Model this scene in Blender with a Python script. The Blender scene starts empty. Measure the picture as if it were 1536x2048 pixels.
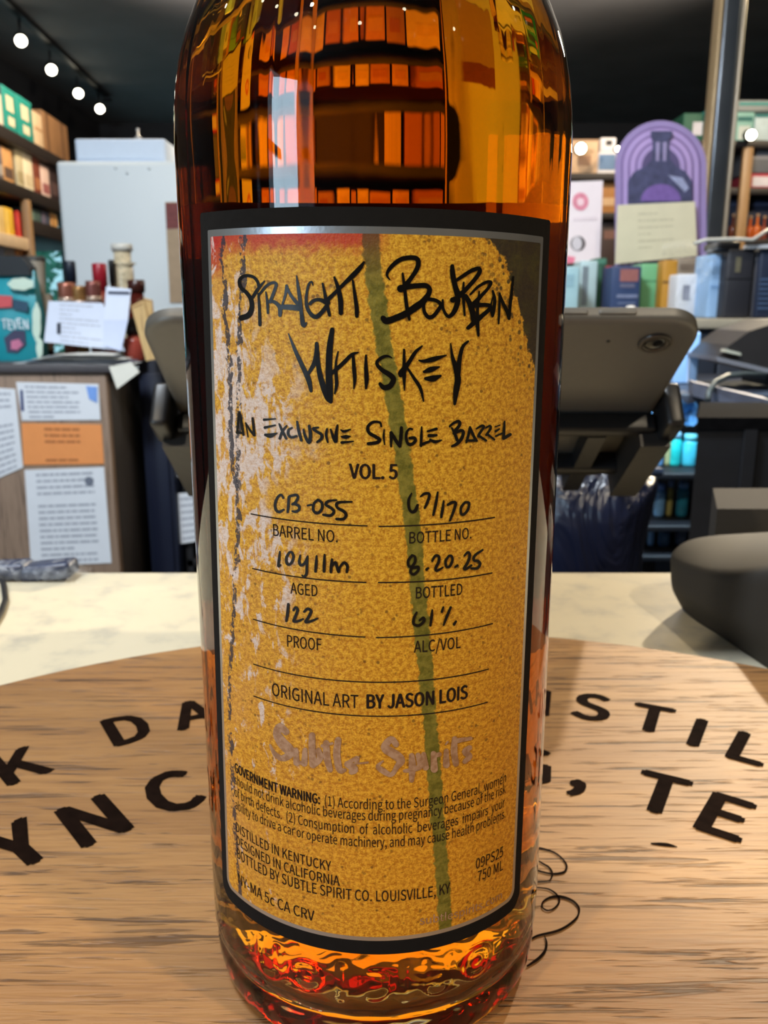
import bpy, bmesh, math, random
from mathutils import Vector, Matrix
rnd = random.Random(7)
sc = bpy.context.scene
col = sc.collection

# ------------------------------------------------------------------ camera, world, lights, exposure
BR = 0.038                                   # bottle radius (m); the bottle axis is the world Z axis
FPX, PITCH, DIST, EYE = 1700.0, 0.2345, 4.68 * 0.038, 3.86 * 0.038
CAM = Vector((18.5 / FPX * DIST / math.cos(PITCH), -DIST, EYE))
cam_data = bpy.data.cameras.new('camera')
cam = bpy.data.objects.new('camera', cam_data)
col.objects.link(cam)
cam.location = CAM
cam.rotation_euler = (math.pi / 2 - PITCH, 0, 0)
cam_data.sensor_fit = 'HORIZONTAL'
cam_data.sensor_width = 36
cam_data.lens = FPX / 1536 * 36
cam_data.clip_start = 0.01
cam_data.clip_end = 60
cam_data.dof.use_dof = True
cam_data.dof.focus_distance = 0.1495
cam_data.dof.aperture_fstop = 52
sc.camera = cam

sc.view_settings.view_transform = 'Standard'
sc.view_settings.look = 'None'
sc.view_settings.gamma = 1
sc.view_settings.use_curve_mapping = False
sc.view_settings.exposure = 0.55

sc.cycles.use_denoising = True
sc.cycles.max_bounces = 20
sc.cycles.transmission_bounces = 16
sc.cycles.glossy_bounces = 8
sc.cycles.diffuse_bounces = 4
sc.cycles.sample_clamp_indirect = 12
sc.cycles.caustics_reflective = True
sc.cycles.caustics_refractive = True
sc.cycles.blur_glossy = 0.5

def caustic(o, caster=False, receiver=False):
    o.cycles.is_caustics_caster = caster
    o.cycles.is_caustics_receiver = receiver
world = bpy.data.worlds.new('world')
sc.world = world
world.use_nodes = True
bgn = world.node_tree.nodes['Background']
bgn.inputs[0].default_value = (0.55, 0.78, 1.0, 1)
bgn.inputs[1].default_value = 0.9

def light(kind, name, loc, target, power, color, size=0.1, spot=60, blend=0.5, sy=None):
    d = bpy.data.lights.new(name, kind)
    d.energy = power
    d.cycles.is_caustics_light = name in ('key_spot', 'front_spot', 'side_spot')
    d.color = color
    if kind == 'SPOT':
        d.spot_size = math.radians(spot)
        d.spot_blend = blend
        d.shadow_soft_size = size
    elif kind == 'POINT':
        d.shadow_soft_size = size
    else:
        d.size = size
        if sy:
            d.shape = 'RECTANGLE'
            d.size_y = sy
    o = bpy.data.objects.new(name, d)
    col.objects.link(o)
    o.location = loc
    o.rotation_euler = (Vector(target) - Vector(loc)).to_track_quat('-Z', 'Y').to_euler()
    return o

WARM = (1.0, 0.80, 0.55)
COOL = (0.70, 0.86, 1.0)
KEYPOS = (1.52, 2.76, 1.33)
light('SPOT', 'key_spot', KEYPOS, (0.02, 0.08, 0), 190, (1.0, 0.83, 0.60), 0.03, 30, 0.4)
light('SPOT', 'front_spot', (-0.95, -1.15, 1.66), (0.0, 0.0, 0.08), 52, (1.0, 0.84, 0.62), 0.03, 50, 0.6)
light('SPOT', 'side_spot', (1.05, -0.75, 1.66), (0.0, 0.0, 0.08), 50, (1.0, 0.83, 0.60), 0.03, 50, 0.6)
light('AREA', 'street_window_light', (-2.55, -2.30, 0.70), (0.4, -0.3, 0.15), 32, (0.62, 0.82, 1.0), 0.8, sy=1.5)
light('AREA', 'desk_fill_light', (-0.7, 0.35, 1.72), (-0.75, 2.7, 0.1), 66, (0.84, 0.92, 1.0), 0.5, sy=0.5)  # fill light added to brighten the desk and the papers
light('SPOT', 'aisle_spot', (-0.6, 3.6, 1.62), (-1.55, 4.1, 0.3), 75, WARM, 0.05, 100, 0.7)
light('SPOT', 'rear_spot', (0.5, 3.4, 1.62), (0.3, 5.2, 0.4), 50, WARM, 0.05, 120, 0.7)
light('SPOT', 'corner_spot', (2.1, 3.2, 1.62), (1.9, 4.6, 0.5), 60, WARM, 0.05, 100, 0.7)
light('SPOT', 'counter_fill', (0.55, 0.9, 1.62), (0.8, 1.9, 0.15), 24, (1.0, 0.90, 0.76), 0.05, 80, 0.7)  # fill added to brighten the stock on the back counter
light('SPOT', 'bench_fill', (0.42, 0.30, 1.70), (0.50, 1.25, -0.10), 170, (0.50, 0.78, 1.0), 0.05, 20, 0.6)  # cool fill added to brighten the bench jars; no lamp there
light('SPOT', 'ceiling_fill', (1.75, 4.2, 0.95), (0.9, 3.9, 1.8), 75, (1.0, 0.88, 0.74), 0.02, 160, 1.0)  # fill added in mid-air, aimed up to brighten the ceiling
light('SPOT', 'aisle_ceiling_fill', (-1.0, 4.6, 0.95), (-0.5, 4.2, 1.8), 45, (1.0, 0.90, 0.80), 0.02, 160, 1.0)  # second upward fill, added to lift the ceiling over the aisle

# ------------------------------------------------------------------ pixel helpers (photo pixels -> points in the room)
CP, SP = math.cos(PITCH), math.sin(PITCH)
def ray(px, py):
    u, v = (px - 768) / FPX, (1024 - py) / FPX
    return Vector((u, CP + v * SP, -SP + v * CP))
def P(px, py, Y):
    r = ray(px, py)
    return CAM + r * ((Y - CAM.y) / r.y)
def F(px, py, z):
    r = ray(px, py)
    return CAM + r * ((z - CAM.z) / r.z)
def lab(px, py, rad=BR + 0.0001):
    """pixel -> (theta, z) on the bottle wall"""
    r = ray(px, py)
    a = r.x * r.x + r.y * r.y
    b = CAM.x * r.x + CAM.y * r.y
    c = CAM.x ** 2 + CAM.y ** 2 - rad * rad
    disc = b * b - a * c
    t = (-b - math.sqrt(max(disc, 0))) / a
    q = CAM + r * t
    return math.atan2(q.x, -q.y), q.z
def cyl(th, z, rad):
    return Vector((rad * math.sin(th), -rad * math.cos(th), z))

# ------------------------------------------------------------------ materials
def srgb(r, g, b):
    def f(c):
        c /= 255.0
        return c / 12.92 if c <= 0.04045 else ((c + 0.055) / 1.055) ** 2.4
    return (f(r), f(g), f(b), 1)

class NT:
    """tiny helper around a node tree"""
    def __init__(self, mat):
        mat.use_nodes = True
        self.t = mat.node_tree
        for n in list(self.t.nodes):
            self.t.nodes.remove(n)
        self.out = self.t.nodes.new('ShaderNodeOutputMaterial')
    def n(self, typ, **kw):
        nd = self.t.nodes.new('ShaderNode' + typ)
        for k, v in kw.items():
            if k.startswith('i_'):
                continue
            setattr(nd, k, v)
        return nd
    def put(self, sock, v):
        if hasattr(v, 'is_linked') or hasattr(v, 'links'):
            self.t.links.new(v, sock)
        else:
            sock.default_value = v
    def math(self, op, a, b=None, c=None, clamp=False):
        nd = self.n('Math', operation=op, use_clamp=clamp)
        self.put(nd.inputs[0], a)
        if b is not None:
            self.put(nd.inputs[1], b)
        if c is not None:
            self.put(nd.inputs[2], c)
        return nd.outputs[0]
    def smooth(self, x, lo, hi, tlo=0.0, thi=1.0):
        nd = self.n('MapRange', interpolation_type='SMOOTHSTEP')
        for i, v in enumerate((x, lo, hi, tlo, thi)):
            self.put(nd.inputs[i], v)
        return nd.outputs[0]
    def mix(self, fac, a, b):
        nd = self.n('Mix', data_type='RGBA')
        self.put(nd.inputs[0], fac)
        self.put(nd.inputs[6], a)
        self.put(nd.inputs[7], b)
        return nd.outputs[2]
    def noise(self, vec, scale, detail=3, rough=0.5, dist=0.0):
        nd = self.n('TexNoise')
        if vec is not None:
            self.put(nd.inputs['Vector'], vec)
        nd.inputs['Scale'].default_value = scale
        nd.inputs['Detail'].default_value = detail
        nd.inputs['Roughness'].default_value = rough
        nd.inputs['Distortion'].default_value = dist
        return nd.outputs[0]
    def vmap(self, vec, scale, loc=(0, 0, 0), rot=(0, 0, 0)):
        nd = self.n('Mapping')
        self.put(nd.inputs[0], vec)
        nd.inputs[1].default_value = loc
        nd.inputs[2].default_value = rot
        nd.inputs[3].default_value = scale
        return nd.outputs[0]
    def curve(self, x, pts):
        nd = self.n('FloatCurve')
        c = nd.mapping.curves[0]
        pts = sorted(pts)
        c.points[0].location = pts[0]
        c.points[1].location = pts[-1]
        for q in pts[1:-1]:
            c.points.new(*q)
        for q in c.points:
            q.handle_type = 'VECTOR'
        nd.mapping.extend = 'HORIZONTAL'
        nd.mapping.update()
        self.put(nd.inputs[1], x)
        return nd.outputs[0]
    def bsdf(self, base, rough=0.5, metal=0.0, bump=None, bstr=0.3, bdist=0.001, spec=0.5, coat=0.0, trans=0.0, ior=1.5, alpha=None):
        nd = self.n('BsdfPrincipled')
        self.put(nd.inputs['Base Color'], base)
        self.put(nd.inputs['Roughness'], rough)
        self.put(nd.inputs['Metallic'], metal)
        nd.inputs['Specular IOR Level'].default_value = spec
        nd.inputs['Coat Weight'].default_value = coat
        nd.inputs['Coat Roughness'].default_value = 0.08
        nd.inputs['Transmission Weight'].default_value = trans
        nd.inputs['IOR'].default_value = ior
        if alpha is not None:
            self.put(nd.inputs['Alpha'], alpha)
        if bump is not None:
            b = self.n('Bump')
            b.inputs['Strength'].default_value = bstr
            b.inputs['Distance'].default_value = bdist
            self.put(b.inputs['Height'], bump)
            self.t.links.new(b.outputs[0], nd.inputs['Normal'])
        self.t.links.new(nd.outputs[0], self.out.inputs[0])
        return nd

_mc = {}
def mat(rgb, rough=0.5, metal=0.0, var=0.08, scale=30.0, coat=0.0, spec=0.5, bstr=0.15):
    """procedural material: colour broken up by noise, slight bump"""
    key = (rgb, rough, metal, var, scale, coat, spec)
    if key in _mc:
        return _mc[key]
    m = bpy.data.materials.new('surface_%d_%d_%d' % rgb)
    t = NT(m)
    co = t.n('TexCoord').outputs['Object']
    nz = t.noise(co, scale, 3)
    c = srgb(*rgb)
    dark = tuple(max(0, x * (1 - 2 * var)) for x in c[:3]) + (1,)
    lite = tuple(min(1, x * (1 + 2 * var)) for x in c[:3]) + (1,)
    t.bsdf(t.mix(nz, dark, lite), rough, metal, bump=nz, bstr=bstr, bdist=0.0008, coat=coat, spec=spec)
    _mc[key] = m
    return m
def emit(rgb, strength, name='lamp_glow'):
    m = bpy.data.materials.new(name)
    t = NT(m)
    e = t.n('Emission')
    e.inputs[0].default_value = srgb(*rgb)
    e.inputs[1].default_value = strength
    t.t.links.new(e.outputs[0], t.out.inputs[0])
    return m
def clear(rgb, ior=1.5, rough=0.0, name='clear_glass'):
    m = bpy.data.materials.new(name)
    t = NT(m)
    g = t.n('BsdfGlass')
    g.inputs[0].default_value = srgb(*rgb)
    g.inputs[1].default_value = rough
    g.inputs['IOR'].default_value = ior
    t.t.links.new(g.outputs[0], t.out.inputs[0])
    return m
def wood(name, light_c, dark_c, pore_c, axis='x', scale=1.0, rough=0.42, coat=0.0, bstr=0.35):
    m = bpy.data.materials.new(name)
    t = NT(m)
    co = t.n('TexCoord').outputs['Object']
    def st(a, b, loc=(0, 0, 0)):
        s = {'x': (a, b, b), 'y': (b, a, b), 'z': (b, b, a)}[axis]
        return t.vmap(co, tuple(x * scale for x in s), loc)
    big = t.noise(st(1.6, 14), 1.0, 4, 0.55, 0.6)
    mid = t.noise(st(5, 95), 1.0, 4, 0.6, 0.5)
    fine = t.noise(st(48, 760), 1.0, 3, 0.6, 0.3)
    pore = t.noise(st(30, 520, (3.1, 1.7, 0.4)), 1.0, 3, 0.6, 0.4)
    crack = t.noise(st(13, 300, (0.7, 5.2, 0.4)), 1.0, 4, 0.6, 0.5)
    c = t.mix(t.math('MULTIPLY', t.smooth(big, 0.38, 0.62), 0.55), light_c, dark_c)
    c = t.mix(t.math('MULTIPLY', t.smooth(mid, 0.46, 0.62), 0.34), c, dark_c)
    c = t.mix(t.math('MULTIPLY', t.smooth(fine, 0.48, 0.62), 0.40), c, dark_c)
    pm = t.math('MULTIPLY', t.smooth(pore, 0.56, 0.64), t.smooth(mid, 0.40, 0.55, 0.35, 1.0))
    pm = t.math('MAXIMUM', pm, t.math('MULTIPLY', t.smooth(crack, 0.62, 0.68), 0.7))
    c = t.mix(t.math('MULTIPLY', pm, 0.75), c, pore_c)
    h = t.math('SUBTRACT', t.math('MULTIPLY', fine, 0.4), pm)
    t.bsdf(c, rough, 0, bump=h, bstr=bstr, bdist=0.0006, coat=coat)
    return m

# ------------------------------------------------------------------ mesh helpers
class MB:
    def __init__(self):
        self.v, self.f, self.s = [], [], []
    def add(self, verts, faces, smooth=False):
        k = len(self.v)
        self.v += [tuple(q) for q in verts]
        self.f += [tuple(i + k for i in q) for q in faces]
        self.s += [smooth] * len(faces)
        return self
    def box(self, lo, hi, M=None):
        x0, y0, z0 = lo
        x1, y1, z1 = hi
        vs = [Vector(q) for q in ((x0, y0, z0), (x1, y0, z0), (x1, y1, z0), (x0, y1, z0), (x0, y0, z1), (x1, y0, z1), (x1, y1, z1), (x0, y1, z1))]
        if M:
            vs = [M @ q for q in vs]
        return self.add(vs, [(0, 3, 2, 1), (4, 5, 6, 7), (0, 1, 5, 4), (1, 2, 6, 5), (2, 3, 7, 6), (3, 0, 4, 7)])
    def rbox(self, lo, hi, r=0.004, seg=2, M=None):
        bm = bmesh.new()
        bmesh.ops.create_cube(bm, size=1)
        for q in bm.verts:
            q.co = Vector((lo[i] + (q.co[i] + 0.5) * (hi[i] - lo[i]) for i in range(3)))
        r = min(r, 0.49 * min(abs(hi[i] - lo[i]) for i in range(3)))
        bmesh.ops.bevel(bm, geom=bm.edges[:], offset=r, segments=seg, affect='EDGES', profile=0.5)
        if M:
            bm.transform(M)
        bm.verts.index_update()
        self.add([q.co for q in bm.verts], [[q.index for q in fc.verts] for fc in bm.faces], seg > 1)
        bm.free()
        return self
    def lathe(self, prof, n=32, c=(0, 0, 0), close=False):
        vs, fs = [], []
        for r, z in prof:
            for i in range(n):
                a = 2 * math.pi * i / n
                vs.append((c[0] + r * math.cos(a), c[1] + r * math.sin(a), c[2] + z))
        m = len(prof)
        for j in range(m - 1):
            for i in range(n):
                k = (i + 1) % n
                fs.append((j * n + i, j * n + k, (j + 1) * n + k, (j + 1) * n + i))
        if prof[0][0] > 1e-6:
            fs.append(tuple(reversed(range(n))))
        if prof[-1][0] > 1e-6:
            fs.append(tuple(range((m - 1) * n, m * n)))
        return self.add(vs, fs, True)
    def tube(self, pts, r, n=8):
        pts = [Vector(q) for q in pts]
        vs, fs = [], []
        up = None
        for i, q in enumerate(pts):
            d = (pts[min(i + 1, len(pts) - 1)] - pts[max(i - 1, 0)]).normalized()
            if up is None:
                up = d.orthogonal().normalized()
            up = (up - d * up.dot(d))
            up = up.normalized() if up.length > 1e-6 else d.orthogonal().normalized()
            w = d.cross(up)
            rr = r[i] if isinstance(r, (list, tuple)) else r
            for k in range(n):
                a = 2 * math.pi * k / n
                vs.append(q + up * (rr * math.cos(a)) + w * (rr * math.sin(a)))
        for i in range(len(pts) - 1):
            for k in range(n):
                l = (k + 1) % n
                fs.append((i * n + k, i * n + l, (i + 1) * n + l, (i + 1) * n + k))
        fs.append(tuple(reversed(range(n))))
        fs.append(tuple(range((len(pts) - 1) * n, len(pts) * n)))
        return self.add(vs, fs, True)
    def prism(self, outline, d):
        """flat outline (3-D points in a plane) pushed along d"""
        n = len(outline)
        a = [Vector(q) for q in outline]
        d = Vector(d)
        vs = a + [q + d for q in a]
        fs = [tuple(range(n)), tuple(reversed(range(n, 2 * n)))]
        fs += [(i, n + i, n + (i + 1) % n, (i + 1) % n) for i in range(n)]
        return self.add(vs, fs)
    def build(self, name, m, parent=None, recalc=True, loc=None):
        me = bpy.data.meshes.new(name)
        me.from_pydata(self.v, [], self.f)
        if recalc:
            bm = bmesh.new()
            bm.from_mesh(me)
            bmesh.ops.remove_doubles(bm, verts=bm.verts[:], dist=1e-7)
            bmesh.ops.recalc_face_normals(bm, faces=bm.faces[:])
            bm.to_mesh(me)
            bm.free()
        if any(self.s):
            if len(me.polygons) == len(self.s):
                me.polygons.foreach_set('use_smooth', self.s)
            else:
                for q in me.polygons:
                    q.use_smooth = True
        me.materials.append(m)
        o = bpy.data.objects.new(name, me)
        col.objects.link(o)
        if parent is not None:
            o.parent = parent
            o.matrix_parent_inverse = pinv(parent)
        return o
def pinv(p):
    M = Matrix.Identity(4)
    while p is not None:
        M = Matrix.LocRotScale(p.location, p.rotation_euler, p.scale) @ M if p.parent is None else (p.matrix_parent_inverse @ Matrix.LocRotScale(p.location, p.rotation_euler, p.scale)) @ M
        p = p.parent
    return M.inverted()
def tag(o, label=None, cat=None, group=None, kind=None):
    if label:
        o['label'] = label
    if cat:
        o['category'] = cat
    if group:
        o['group'] = group
    if kind:
        o['kind'] = kind
    return o
def thing(name, label, cat, loc=(0, 0, 0), group=None):
    o = bpy.data.objects.new(name, None)
    o.empty_display_size = 0.01
    col.objects.link(o)
    o.location = loc
    return tag(o, label, cat, group)
def shade(o, ang=40):
    for q in o.data.polygons:
        q.use_smooth = True
    try:
        o.data.set_sharp_from_angle(angle=math.radians(ang))
    except Exception:
        pass
    return o

try:
    GROT = bpy.data.fonts.load(bpy.utils.system_resource('DATAFILES') + '/fonts/Noto Sans CJK Regular.woff2')
except Exception:
    GROT = None
# flat text as (verts, faces), x from 0, baseline at 0, cap height 1
_tc = {}
def text_geo(s, weight=0.0):
    if (s, weight) in _tc:
        return _tc[(s, weight)]
    def raw(body):
        cu = bpy.data.curves.new('txt', 'FONT')
        cu.body = body
        if GROT:
            cu.font = GROT
        cu.resolution_u = 3
        cu.dimensions = '2D'
        cu.fill_mode = 'BOTH'
        ob = bpy.data.objects.new('txt', cu)
        col.objects.link(ob)
        bpy.context.view_layer.update()
        dg = bpy.context.evaluated_depsgraph_get()
        me = bpy.data.meshes.new_from_object(ob.evaluated_get(dg))
        vs = [q.co.copy() for q in me.vertices]
        fs = [tuple(q.vertices) for q in me.polygons]
        bpy.data.objects.remove(ob)
        bpy.data.curves.remove(cu)
        bpy.data.meshes.remove(me)
        return vs, fs
    hv, _ = raw('H')
    y0 = min(q.y for q in hv)
    ch = max(q.y for q in hv) - y0
    vs, fs = raw(s)
    x0 = min(q.x for q in vs)
    vs = [((q.x - x0) / ch, (q.y - y0) / ch, 0) for q in vs]
    if weight:
        v0, n0, w_ = list(vs), len(vs), weight * 1.15
        f0 = list(fs)
        for k, (dx, dy) in enumerate(((w_, 0), (-w_, 0), (0, w_ * 0.5), (0, -w_ * 0.5), (w_ * 0.5, 0), (-w_ * 0.5, 0))):
            vs = vs + [(x + dx, y + dy, k + 1) for x, y, _ in v0]
            fs = fs + [tuple(i + n0 * (k + 1) for i in q) for q in f0]
        xm = min(q[0] for q in vs)
        vs = [(x - xm, y, l) for x, y, l in vs]
    _tc[(s, weight)] = (vs, fs)
    return vs, fs

def smooth_path(pts, sub=5):
    """Catmull-Rom through (x, y, w)"""
    if len(pts) < 3:
        out = []
        for i in range(len(pts) - 1):
            for k in range(sub):
                t = k / sub
                out.append(tuple(pts[i][j] * (1 - t) + pts[i + 1][j] * t for j in range(3)))
        return out + [tuple(pts[-1])]
    out = []
    n = len(pts)
    for i in range(n - 1):
        p0, p1, p2, p3 = pts[max(i - 1, 0)], pts[i], pts[i + 1], pts[min(i + 2, n - 1)]
        for k in range(sub):
            t = k / sub
            out.append(tuple(0.5 * (2 * p1[j] + (p2[j] - p0[j]) * t + (2 * p0[j] - 5 * p1[j] + 4 * p2[j] - p3[j]) * t * t + (3 * p1[j] - p0[j] - 3 * p2[j] + p3[j]) * t ** 3) for j in range(3)))
    return out + [tuple(pts[-1])]
def ribbon(pts, sub=5):
    """(x, y, w) stroke -> flat ribbon with round ends: verts (x, y), faces"""
    q = smooth_path(pts, sub)
    vs, fs = [], []
    n = len(q)
    for i in range(n):
        a, b = q[max(i - 1, 0)], q[min(i + 1, n - 1)]
        dx, dy = b[0] - a[0], b[1] - a[1]
        l = math.hypot(dx, dy) or 1e-6
        nx, ny = -dy / l, dx / l
        w = max(q[i][2], 1e-6) / 2
        vs += [(q[i][0] + nx * w, q[i][1] + ny * w), (q[i][0] - nx * w, q[i][1] - ny * w)]
    for i in range(n - 1):
        fs.append((2 * i, 2 * i + 1, 2 * i + 3, 2 * i + 2))
    for e, d in ((0, -1), (n - 1, 1)):
        x, y, w = q[e]
        a = q[min(max(e - d, 0), n - 1)]
        ang = math.atan2(y - a[1], x - a[0])
        k = len(vs)
        m = 8
        for i in range(m + 1):
            t = ang - math.pi / 2 + math.pi * i / m
            vs.append((x + math.cos(t) * w / 2, y + math.sin(t) * w / 2))
        fs.append(tuple(range(k, k + m + 1)))
    return vs, fs

# ================================================================== THE SETTING
ZF = -0.94                                   # shop floor
ZC = 1.80                                    # ceiling
BOARD_T = 0.018
charcoal = mat((124, 122, 122), 0.8, var=0.12, scale=3)
tag(MB().box((-2.6, -3.3, ZF - 0.1), (3.4, 8.3, ZF)).build('floor', mat((70, 62, 56), 0.5, var=0.2, scale=6)), kind='structure')
tag(MB().box((-2.6, -3.3, ZC), (3.4, 8.3, ZC + 0.1)).build('ceiling', charcoal), kind='structure')
wallm = mat((46, 46, 50), 0.8, var=0.1, scale=4)
WA = (-2.95, -1.65, -0.10, 1.55)               # street window in the left wall (y0, y1, z0, z1)
WB = (4.9, 7.9, -0.6, 1.1)                   # rear garden window in the left wall
wl = MB()
for ya, yb, za, zb in ((-3.3, WA[0], ZF, ZC), (WA[1], WB[0], ZF, ZC), (WB[1], 8.3, ZF, ZC), (WA[0], WA[1], ZF, WA[2]), (WA[0], WA[1], WA[3], ZC), (WB[0], WB[1], ZF, WB[2]), (WB[0], WB[1], WB[3], ZC)):
    wl.box((-2.7, ya, za), (-2.6, yb, zb))
tag(wl.build('wall_left', wallm), kind='structure')
tag(MB().box((3.4, -3.3, ZF), (3.5, 8.3, ZC)).build('wall_right', wallm), kind='structure')
tag(MB().box((-2.6, 8.2, ZF), (3.4, 8.3, ZC)).build('wall_back', wallm), kind='structure')
tag(MB().box((-2.6, -3.4, ZF), (3.4, -3.3, ZC)).build('wall_front', wallm), kind='structure')

# stone counter
m = bpy.data.materials.new('pale_stone')
t = NT(m)
co = t.n('TexCoord').outputs['Object']
nz = t.noise(co, 45, 5, 0.6)
n2 = t.noise(co, 9, 3, 0.6, 0.8)
c = t.mix(t.smooth(nz, 0.45, 0.75), srgb(208, 198, 172), srgb(178, 172, 156))
c = t.mix(t.math('MULTIPLY', t.smooth(n2, 0.5, 0.8), 0.5), c, srgb(188, 183, 166))
t.bsdf(c, 0.4, 0, spec=0.3)
stone = m
ctop = thing('counter', 'pale speckled stone shop counter under the round wooden board', 'counter', (0, 0, -BOARD_T))
MB().rbox((-1.4, -0.55, -BOARD_T - 0.030), (1.6, 0.345, -BOARD_T), 0.0016, 2).build('countertop', stone, ctop)
MB().box((-1.35, -0.50, ZF), (1.55, 0.318, -BOARD_T - 0.030)).build('counter_body', mat((60, 50, 44), 0.6), ctop)

# ================================================================== BARREL HEAD BOARD
BC = Vector((0.0168, -0.0775, 0))
BRAD = 0.2757
oak = wood('oak', srgb(172, 127, 76), srgb(128, 87, 48), srgb(62, 39, 22), 'x', 1.0, 0.55, 0.0, 0.8)
board = thing('wooden_board', 'round oak barrel-head board with burnt dark lettering under the whiskey bottle', 'board', (BC.x, BC.y, -BOARD_T))
bb = MB()
bb.lathe([(BRAD - 0.006, 0), (BRAD - 0.001, 0.002), (BRAD, 0.006), (BRAD, BOARD_T - 0.002), (BRAD - 0.0012, BOARD_T - 0.0006), (BRAD - 0.003, BOARD_T)], 160, (BC.x, BC.y, -BOARD_T))
o = bb.build('board_disc', oak, board)
caustic(o, receiver=True)
shade(o, 35)
burnt = mat((26, 16, 11), 0.95, var=0.35, scale=260, spec=0.03)
lt = MB()
# letters: (char, px, py) centre of each burnt letter
outer = [('K', 40, 1530), ('D', 255, 1458), ('A', 388, 1428), ('S', 1183, 1414), ('T', 1304, 1437), ('I', 1395, 1465), ('L', 1500, 1497)]
inner = [('Y', 34, 1690), ('N', 187, 1640), ('C', 345, 1583), ('T', 1322, 1587), ('E', 1452, 1633)]
def put_letter(ch, c, up, h, wf=0.84, wt=0.05):
    vs, fs = text_geo(ch, wt)
    w = max(q[0] for q in vs)
    mid = (max(q[1] for q in vs) + min(q[1] for q in vs)) / 2
    rt = Vector((up.y, -up.x, 0))
    lt.add([c + rt * ((q[0] - w / 2) * h * wf) + up * ((q[1] - mid) * h) + Vector((0, 0, 0.00025 + 0.000012 * q[2])) for q in vs], fs)
RC = Vector((0.0168, -0.0775, 0))
def ang_of(v):
    return math.atan2(v.x - RC.x, v.y - RC.y)
for grp, h in ((outer, 0.0212), (inner, 0.0225)):
    pts = [(ch, F(x, y, 0)) for ch, x, y in grp]
    for ch, q in pts:
        put_letter(ch, q, (q - RC).normalized(), h)
ro = sum((F(x, y, 0) - RC).length for _, x, y in outer) / len(outer)
ri = sum((F(x, y, 0) - RC).length for _, x, y in inner) / len(inner)
a0, a1 = ang_of(F(388, 1428, 0)), ang_of(F(1183, 1414, 0))
hid = 'NIELDI'
steps = [1, 2, 3, 4, 5.9, 6.9]
for ch, k in zip(hid, steps):
    a = a0 + (a1 - a0) * k / 7.8
    up = Vector((math.sin(a), math.cos(a), 0))
    put_letter(ch, RC + up * ro, up, 0.0212)
b0, b1 = ang_of(F(345, 1583, 0)), ang_of(F(1153, 1575, 0))
for k, ch in enumerate('HBURG'):
    a = b0 + (b1 - b0) * (k + 1) / 5.75
    up = Vector((math.sin(a), math.cos(a), 0))
    put_letter(ch, RC + up * ri, up, 0.0225)
cq = F(1153, 1577, 0)
put_letter(',', cq, (cq - RC).normalized(), 0.021, 0.75, 0.06)
def board_strokes(strokes, ox, oy, s, sub=6):
    for i_, st in enumerate(strokes):
        vs, fs = ribbon(st, sub)
        lt.add([F(ox + x / s, oy + y / s, 0) + Vector((0, 0, 0.00025 + 0.00001 * i_)) for x, y in vs], fs)
board_strokes([
    [(560, -20, 20), (650, 0, 20), (760, 40, 18), (850, 110, 18), (900, 190, 22), (880, 260, 26), (800, 285, 24), (700, 285, 20), (560, 250, 18)],
    [(540, 120, 14), (625, 170, 18), (690, 210, 20), (730, 270, 20), (725, 330, 20), (690, 370, 14), (560, 385, 12)],
    [(500, 445, 12), (605, 455, 14), (690, 470, 16), (770, 520, 20), (815, 590, 22), (800, 650, 22), (740, 705, 20), (670, 720, 18), (615, 680, 18), (625, 620, 22), (700, 570, 26), (800, 555, 30), (900, 575, 28), (990, 620, 24), (1045, 690, 22), (1040, 770, 22), (990, 840, 28), (880, 920, 30), (760, 970, 28), (570, 1015, 26), (480, 1060, 24)],
    [(640, 1020, 8), (665, 1100, 22), (650, 1190, 32), (600, 1260, 36), (540, 1310, 34), (440, 1375, 22)]], 980, 1700, 5.883)
# small burnt fleck in the grain
vs, fs = ribbon([(655, 1112, 6), (710, 1116, 16), (745, 1120, 16), (790, 1130, 4)], 4)
lt.add([F(1050 + x / 2.599, 1260 + y / 2.599, 0) + Vector((0, 0, 0.0002)) for x, y in vs], fs)
lt.build('lettering', burnt, board, recalc=False)

# ================================================================== WHISKEY BOTTLE
bottle = thing('whiskey_bottle', 'large amber whiskey bottle with yellow paint-splashed label standing on the round board', 'bottle', (0, 0, 0))
glassm = clear((250, 252, 250), 1.5, 0.0, 'bottle_glass')
prof = [(0.0, 0.0060)] + [(0.0006 * k, 0.0004 + 0.0056 * (1 - (0.0006 * k / 0.0335) ** 2)) for k in range(1, 55)] + [(0.0335, 0.0004), (0.0352, 0.0002), (0.0362, 0.0008), (0.0369, 0.0020), (0.03735, 0.0040),
        (0.0375, 0.0062), (0.0375, 0.0080), (0.0371, 0.0088), (0.0372, 0.0094), (0.0376, 0.0103), (0.0379, 0.0115)]
z = 0.0120
while z < 0.0305:
    prof.append((BR, z))
    z += 0.0005
for k in range(1, 30):
    prof.append((BR, 0.0305 + (0.1745 - 0.0305) * k / 29))
for r, z in ((0.9985, 0.1780), (0.994, 0.1814), (0.982, 0.1859), (0.961, 0.1903), (0.928, 0.1946), (0.880, 0.1989), (0.825, 0.2032), (0.765, 0.2072), (0.69, 0.2115), (0.61, 0.2155), (0.535, 0.2195), (0.47, 0.224), (0.425, 0.2295), (0.40, 0.236), (0.392, 0.25), (0.392, 0.288), (0.43, 0.290), (0.43, 0.297), (0.39, 0.299)):
    prof.append((BR * r, z))
prof += [(0.0108, 0.299), (0.0, 0.299)]
NSEG = 360
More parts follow.
